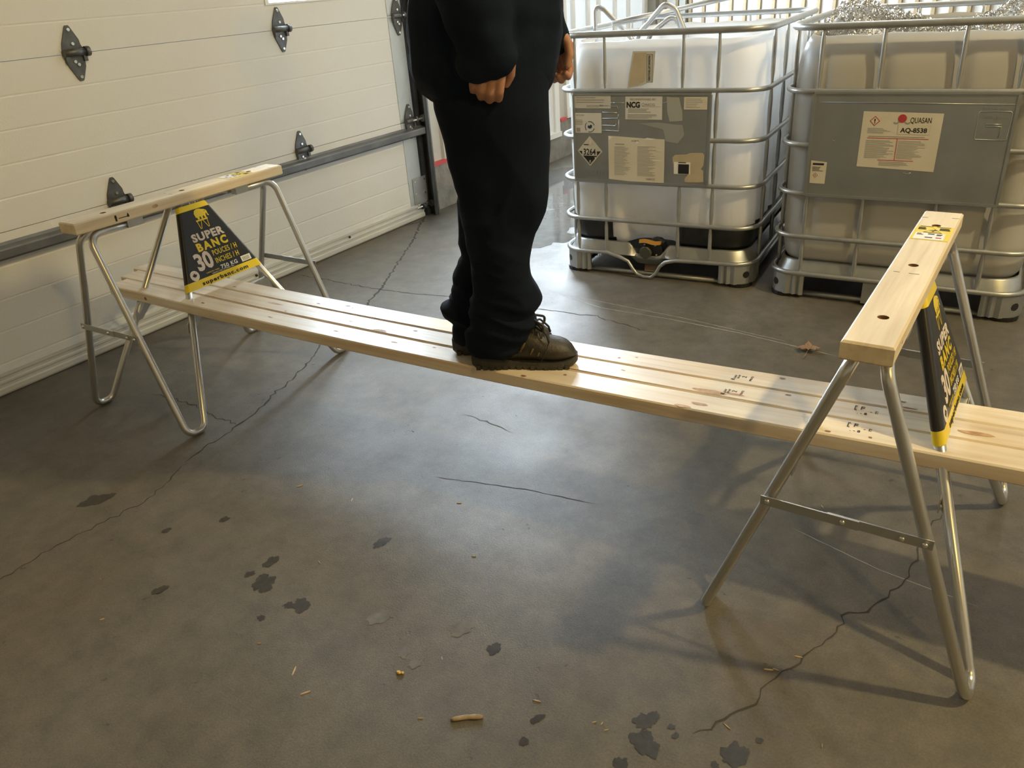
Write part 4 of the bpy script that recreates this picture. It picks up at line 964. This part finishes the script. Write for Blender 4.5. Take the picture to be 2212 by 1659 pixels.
# trousers: (z, back x, front x, y centre, y half width)
near = [(.040, -.118, -.005, -.052, .056), (.070, -.128, .030, -.055, .064), (.100, -.125, .046, -.058, .070), (.130, -.115, .058, -.060, .073), (.160, -.108, .072, -.062, .075), (.190, -.104, .082, -.064, .076), (.225, -.096, .070, -.067, .076), (.260, -.092, .056, -.070, .077), (.320, -.095, .050, -.074, .079), (.380, -.100, .062, -.078, .082), (.440, -.105, .098, -.082, .085), (.480, -.106, .111, -.085, .087), (.580, -.126, .120, -.088, .092), (.680, -.140, .122, -.092, .098), (.760, -.15, .125, -.088, .102), (.86, -.14, .12, -.07, .10)]
far = [(.042, -.172, -.07, .048, .054), (.075, -.176, -.045, .05, .062), (.092, -.178, -.03, .052, .066), (.118, -.206, -.02, .055, .068), (.140, -.206, -.015, .057, .07), (.168, -.176, .0, .058, .072), (.198, -.186, .005, .06, .073), (.235, -.166, .0, .062, .074), (.290, -.142, -.005, .066, .076), (.390, -.137, .02, .074, .080), (.460, -.126, .05, .08, .084), (.600, -.138, .10, .088, .092), (.700, -.142, .11, .09, .098), (.78, -.135, .115, .088, .1), (.86, -.14, .12, .07, .1)]
mb = MB()
for L_ in (near, far): mb.rings([oval((a+b)/2, cy, z, (b-a)/2, ry) for z, a, b, cy, ry in L_])
mb.rings([oval(-.008, 0, z, rx, ry) for z, rx, ry in ((.76, .10, .12), (.80, .130, .172), (.88, .135, .178), (.98, .130, .170), (1.04, .125, .16))])
def fold_t(c, n):
    k = max(0, min(1, (.42-c.z)/.3)); kk = math.exp(-((c.z-.40)/.10)**2)
    s = noise.noise((c.x*6+3, c.y*6, c.z*20+c.x*9)); s2 = noise.noise((c.x*10, c.y*10+5, c.z*11-c.x*12))
    s = 1-2.6*abs(s); s2 = 1-2.6*abs(s2)
    return .011*k*s+.007*kk*s2+.004*(1-k)*(1-2.6*abs(noise.noise((c.x*4+c.z*6, c.y*5, c.z*3-c.x*4))))+.005*noise.noise((c.x*7, c.y*7, c.z*5))+.006*max(0, noise.noise((c.x*5+c.z*9, c.y*8, c.z*4+7)))
soft('trousers', mb, M_cloth, person, .006, 5, fold_t)
# jacket
J = [(.695, -.122, .112, .160), (.712, -.150, .124, .178), (.74, -.186, .136, .196), (.78, -.202, .146, .208), (.85, -.205, .158, .212), (.93, -.196, .166, .212), (1.02, -.170, .163, .205), (1.12, -.158, .150, .202), (1.22, -.150, .138, .205), (1.32, -.140, .125, .208), (1.40, -.125, .108, .20), (1.45, -.105, .09, .165), (1.48, -.085, .072, .10), (1.51, -.075, .062, .075)]
mb = MB(); mb.rings([oval((a+b)/2, 0, z, (b-a)/2, ry, 32, 2.4, .0 if z > .8 else .06) for z, a, b, ry in J])
limb(mb, [(-.015, -.175, 1.40), (-.055, -.222, 1.12), (-.012, -.220, .905), (.004, -.216, .816)], [.080, .078, .070, .058], 16)
limb(mb, [(-.015, .185, 1.40), (.01, .245, 1.13), (.088, .225, .92), (.126, .212, .808)], [.075, .066, .058, .050], 16)
mb.ell((-.026, -.217, .792), (.046, .052, .040), 16, 10); mb.ell((.020, -.217, .812), (.046, .050, .036), 16, 10)
def fold_j(c, n):
    return .006*(1-2.6*abs(noise.noise((c.x*6+c.z*5, c.y*6, c.z*6-c.x*5))))+.008*noise.noise((c.x*7, c.y*7, c.z*7+2))+.006*noise.noise((c.x*14, c.y*14, c.z*22))*(1 if c.z < .95 else .5)
soft('jacket', mb, M_jack, person, .007, 5, fold_j)
for pts in ([(-.205, -.05, 1.02), (-.205, -.055, .90), (-.200, -.06, .82), (-.19, -.06, .762), (-.178, -.055, .735)],):
    obj('piping', MB().tube(fillet(pts, .02, 4), .0022, 6), M_pipe, person)
# body: one continuous skin from head to hands, mostly under the clothes
mb = MB()
mb.rings([oval(-.01, 0, z, rx, ry, 24) for z, rx, ry in ((.80, .085, .12), (.95, .10, .145), (1.1, .095, .14), (1.25, .10, .15), (1.38, .085, .16), (1.44, .06, .10))])
limb(mb, [(-.02, 0, 1.40), (-.005, 0, 1.53)], [.062, .056])
mb.ell((.01, 0, 1.655), (.098, .078, .118), 24, 16); mb.ell((.045, 0, 1.60), (.062, .058, .062), 18, 12)      # skull, jaw
limb(mb, [(.098, 0, 1.665), (.118, 0, 1.635)], [.010, .015], 10); mb.ell((.092, 0, 1.592), (.018, .028, .009), 12, 8)    # nose, lips
for s in (-1, 1): mb.ell((.0, s*.080, 1.645), (.022, .010, .034), 12, 8)                                       # ears
for s, ax in ((-1, -.02), (1, -.07)):
    limb(mb, [(-.015, s*.085, .85), (-.01+ax*.3, s*.075, .45), (-.03+ax, s*.055, .06)], [.085, .058, .042])
limb(mb, [(-.015, -.185, 1.40), (-.055, -.222, 1.12), (-.012, -.220, .905), (.002, -.216, .835)], [.055, .046, .038, .031])
limb(mb, [(-.015, .185, 1.40), (.01, .245, 1.13), (.085, .225, .92), (.130, .212, .83)], [.055, .046, .038, .031])
def hand(mb, M, s):
    """relaxed curled hand hanging along -z; x forward (index side), y*s outward is the back of the hand"""
    def L_(pts, r): limb(mb, [M @ Vector((p[0], p[1]*s, p[2])) for p in pts], r, 10)
    # palm
    for x in (-.029, -.010, .010, .029): L_([(x*.75, 0, .045), (x, .002, .0), (x*1.02, .004, -.028)], [.014, .015, .0125])
    for i, (x, ln, r) in enumerate(((.033, .95, .0098), (.0115, 1.06, .0102), (-.0105, 1.0, .0096), (-.031, .80, .0086))):
        L_([(x, .005, -.028), (x*1.03, .006, -.028-.042*ln), (x*1.0, -.016*ln, -.028-.060*ln), (x*.96, -.034*ln, -.028-.046*ln)], [r*1.12, r*1.04, r*.98, r*.86])
    L_([(.028, -.006, .028), (.048, -.018, .0), (.052, -.030, -.028), (.045, -.040, -.052)], [.016, .0135, .0115, .0095])
hand(mb, Matrix.Translation((.004, -.222, .803)) @ Matrix.Rotation(.22, 4, 'Y') @ Matrix.Scale(.90, 4), -1)
hand(mb, Matrix.Translation((.136, .212, .790)) @ Matrix.Rotation(-.12, 4, 'Y') @ Matrix.Rotation(-.35, 4, 'Z') @ Matrix.Scale(.92, 4), 1)
soft('body', mb, M_skin, person, .0034, 2)
mb = MB(); mb.ell((-.005, 0, 1.685), (.105, .086, .105), 24, 14); mb.ell((-.03, 0, 1.64), (.085, .084, .09), 20, 12)
hr_ = soft('hair', mb, M_hair, person, .006, 2, lambda c, n: .004*noise.noise((c.x*60, c.y*60, c.z*20)) - (.03 if c.x > .07 and c.z < 1.70 else 0))
for s in (-1, 1):
    obj('eye', MB().ell((.090, s*.032, 1.655), (.013, .014, .011), 12, 8), M_eye, person)
# shoes
def shoe(x, y, yaw):
    root = obj('shoe', MB().rings([[(0, 0, 0)]*3, [(0, 0, .001)]*3], caps=False), M_shoe, person) if False else None
    hw = [(.0, .016), (.012, .027), (.035, .0345), (.07, .036), (.11, .0345), (.15, .038), (.19, .0445), (.225, .0465), (.252, .0435), (.268, .037), (.280, .028), (.289, .016), (.293, .005)]
    def z0(t): return max(0, (t-.235)/.06)**2*.013+max(0, (.03-t)/.03)**2*.010
    def ins(t): return .003*math.sin(PI*min(1, t/.29))      # slight bend of the foot
    sole = MB(); rs = []
    for t, w_ in hw:
        tt = .021+.014*max(0, (.13-t)/.13)
        yb = ins(t); a = z0(t)
        rs.append([(t, yb-w_*.94, a), (t, yb+w_*.94, a), (t, yb+w_*1.06, a+.010), (t, yb+w_*1.03, a+tt), (t, yb-w_*1.03, a+tt), (t, yb-w_*1.06, a+.010)])
    sole.rings(rs, smooth=False)
    for i in range(14):     # tread lugs along both edges
        t = .02+.245*i/13; wv = max(w_ for q, w_ in hw if abs(q-t) < .03)
        for s in (-1, 1): sole.box((t-.006, s*(wv*.90)-.006+ins(t), z0(t)-.0), (t+.006, s*(wv*.90)+.006+ins(t), z0(t)+.014))
    upr = MB(); rs = []
    top = [(.004, .070), (.012, .084), (.035, .095), (.07, .100), (.10, .110), (.13, .122), (.158, .125), (.178, .113), (.198, .096), (.22, .083), (.243, .077), (.262, .069), (.277, .056), (.288, .036)]
    for t, h in top:
        w_ = 0
        for (a, wa), (b, wb) in zip(hw, hw[1:]):
            if a <= t <= b: w_ = wa+(wb-wa)*(t-a)/(b-a)
        w_ *= .99; yb = ins(t); b0 = .017+z0(t); k = 20; ring = []
        for j in range(k):
            an = 2*PI*j/k; c, s = math.cos(an), math.sin(an)
            zz = b0+(h-b0)*(.5+.5*s) if s > 0 else b0+(h-b0)*.5*(1+s)
            nar = 1 if s < 0 else 1-.42*s**1.6*(1 if t < .2 else .7 if t < .23 else .5)
            ring.append((t, yb+w_*math.copysign(abs(c)**.72, c)*nar, zz))
        rs.append(ring)
    upr.rings(rs)
    u = obj('shoe', upr, M_shoe, person); u.location = (x, y, 0); u.rotation_euler = (0, 0, yaw)
    obj('sole', sole, M_sole, u)
    # heel cushion and side overlays
    hc = MB(); 
    for s in (-1, 1):
        hc.rings([[(t, s*(w_*1.02), z), (t, s*(w_*1.10), z), (t, s*(w_*1.10), z+h), (t, s*(w_*1.0), z+h)] for t, w_, z, h in ((.004, .024, .020, .030), (.03, .0345, .016, .034), (.06, .0365, .014, .030), (.09, .0355, .014, .022), (.115, .0345, .014, .014))], smooth=False)
    obj('heel_cushion', hc, M_sole, u)
    for t, z, ln, an in ((.138, .055, .046, 1.0), (.166, .048, .036, 1.05), (.186, .042, .028, 1.15)):
        for s in (-1, 1):
            w_ = .0375 if t < .14 else .041
            p0 = Vector((t, s*w_*1.0, z)); p1 = p0+Vector((ln*math.cos(an)*.9, -s*.011, ln*math.sin(an)*.9))
            obj('trim_stripe', MB().tube([p0, p0.lerp(p1, .5)+Vector((0, s*.0015, 0)), p1], [.0028, .0034, .0026], 6), M_gold, u)
    for s in (-1, 1): obj('seam', MB().tube([(.196, s*.0465, .030), (.208, s*.0445, .054), (.218, s*.034, .076), (.222, s*.018, .084)], .0012, 6), M_sole, u)
    HT = lambda t: next((ha+(hb-ha)*(t-ta)/(tb-ta) for (ta, ha), (tb, hb) in zip(top, top[1:]) if ta <= t <= tb), .1)
    la = MB()
    for i in range(5):
        t = .160+.012*i; h = HT(t); h2 = HT(t+.010)
        la.tube([(t, -.022, h-.013), (t+.005, 0, h+.001), (t+.010, .022, h2-.014)], .0030, 6); la.tube([(t, .022, h-.013), (t+.005, 0, h+.003), (t+.010, -.022, h2-.014)], .0030, 6)
    obj('laces', la, M_lace, u)
    bw = MB()
    for s in (-1, 1):
        bw.tube(fillet([(.170, 0, .122), (.178, s*.018, .140), (.205, s*.034, .128), (.203, s*.030, .108), (.174, 0, .118)], .008, 4), .0036, 6)
        bw.tube(fillet([(.172, 0, .122), (.192, s*.022, .126), (.214, s*.034, .098), (.218, s*.038, .080)], .01, 4), .0030, 6)
    bw.ell((.172, 0, .122), (.007, .008, .006), 10, 6)
    obj('lace_bow', bw, M_lace, u)
    tg = MB(); tg.rings([oval(.142+.006*i, 0, .112+.011*i, .009, .025-.003*i, 14) for i in range(4)]); obj('tongue', tg, M_shoe, u)
shoe(-.122, -.052, -.03); shoe(-.190, .048, .02)

# ---------------------------------------------------------------- small litter on the floor
def on_floor(name, mb, m, x, y, rz, label, cat, group=None):
    o = obj(name, mb, m, None, (x, y, 0), rz); return tag(o, label, cat, group)
mb = MB(); rs = []
for i in range(9):
    f = i/8; w_ = .0052*(1 if f < .7 else 1.25)*(1-.75*(abs(f-.5)*2)**6); rs.append([(-.034+.068*f, w_*math.cos(2*PI*k/8)+.003*math.sin(PI*f), .0048+.0046*math.sin(2*PI*k/8)) for k in range(8)])
mb.rings(rs); on_floor('wood_stick', mb, mat('weathered_stick', (.40, .31, .20), .7, 0, var=(80, (.26, .19, .12), .2)), -.764, .862, .62, 'short weathered stick lying on the open floor', 'stick')
# dry curled leaf with its stem
lf = thing('dry_leaf', 'dry brown curled leaf lying behind the planks', 'leaf', (-.584, 2.919, 0), .3); lf.scale = (.8, .8, .8)
def lobe(a, ln, wd, curl):
    q = MB(); N = 6; vs = []
    for i in range(N+1):
        f = i/N; w_ = wd*math.sin(PI*min(1, f*.9+.08)); zc = .006+curl*f*f+.008*math.sin(f*5)
        for k in (-1, 0, 1):
            x = ln*f; yy = k*w_; vs.append((x*math.cos(a)-yy*math.sin(a), x*math.sin(a)+yy*math.cos(a), zc+abs(k)*.009*math.sin(PI*f)))
    q.add(vs, [(3*i+k, 3*i+k+1, 3*i+k+4, 3*i+k+3) for i in range(N) for k in range(2)], 0, True); return q
for a, ln, wd, cu in ((.3, .06, .018, .02), (1.5, .055, .016, .035), (2.7, .06, .017, .015), (3.6, .045, .014, .03), (-.6, .045, .014, .03)): obj('leaf_lobe', lobe(a, ln, wd, cu), M_leaf, lf)
obj('leaf_stem', MB().tube([(0, 0, .012), (-.01, -.03, .006), (-.018, -.055, .004), (-.03, -.085, .003)], .0017, 6), M_leaf, lf)
chips = [(-1.187, .778, .020), (-1.118, .746, .018), (-1.732, 1.324, .016), (-.852, .817, .010), (-.66, .974, .016), (-.911, .972, .008), (-.263, 1.288, .016), (-.25, 1.296, .011), (-.217, 1.354, .014), (-.293, 1.105, .015), (-1.227, 1.479, .012), (-1.326, .798, .008), (-1.41, 1.084, .012), (-1.53, 1.344, .012), (-.53, .985, .007), (-.515, .99, .006), (-.50, .98, .008), (-1.62, 1.75, .012), (-1.05, 1.30, .010), (-.95, .60, .008), (-1.9, .75, .007), (-2.35, 2.0, .012), (-.30, 1.93, .012), (-.12, 1.15, .009), (-1.75, .66, .009)]
cm = MB(); cm.rings([[(x, y*w_, .0012+z*.0012) for y, z in ((-1, -1), (1, -1), (.8, 1), (-.7, .8))] for x, w_ in ((-1, .02), (-.5, .09), (.3, .11), (1, .03))], smooth=False)
pr = None
for i, (x, y, ln) in enumerate(chips):
    if pr is None: pr = o = obj('wood_splinter', cm, M_chip)
    else: o = pr.copy(); C.objects.link(o)
    o.location = (x, y, 0); o.rotation_euler = (0, 0, R.uniform(0, 6.28)); o.scale = (ln*.62, ln*.62, 1)
    tag(o, 'tiny pale wood splinter scattered on the concrete floor', 'splinter', 'wood splinters on the floor')
on_floor('brass_crumb', MB().ell((0, 0, .004), (.007, .005, .004), 8, 5).ell((.008, .004, .003), (.004, .004, .003), 8, 5), mat('golden_crumb', (.75, .5, .15), .35, .6), -.97, .889, 0, 'small golden crumb on the open floor left of the stick', 'debris')
flush_text()
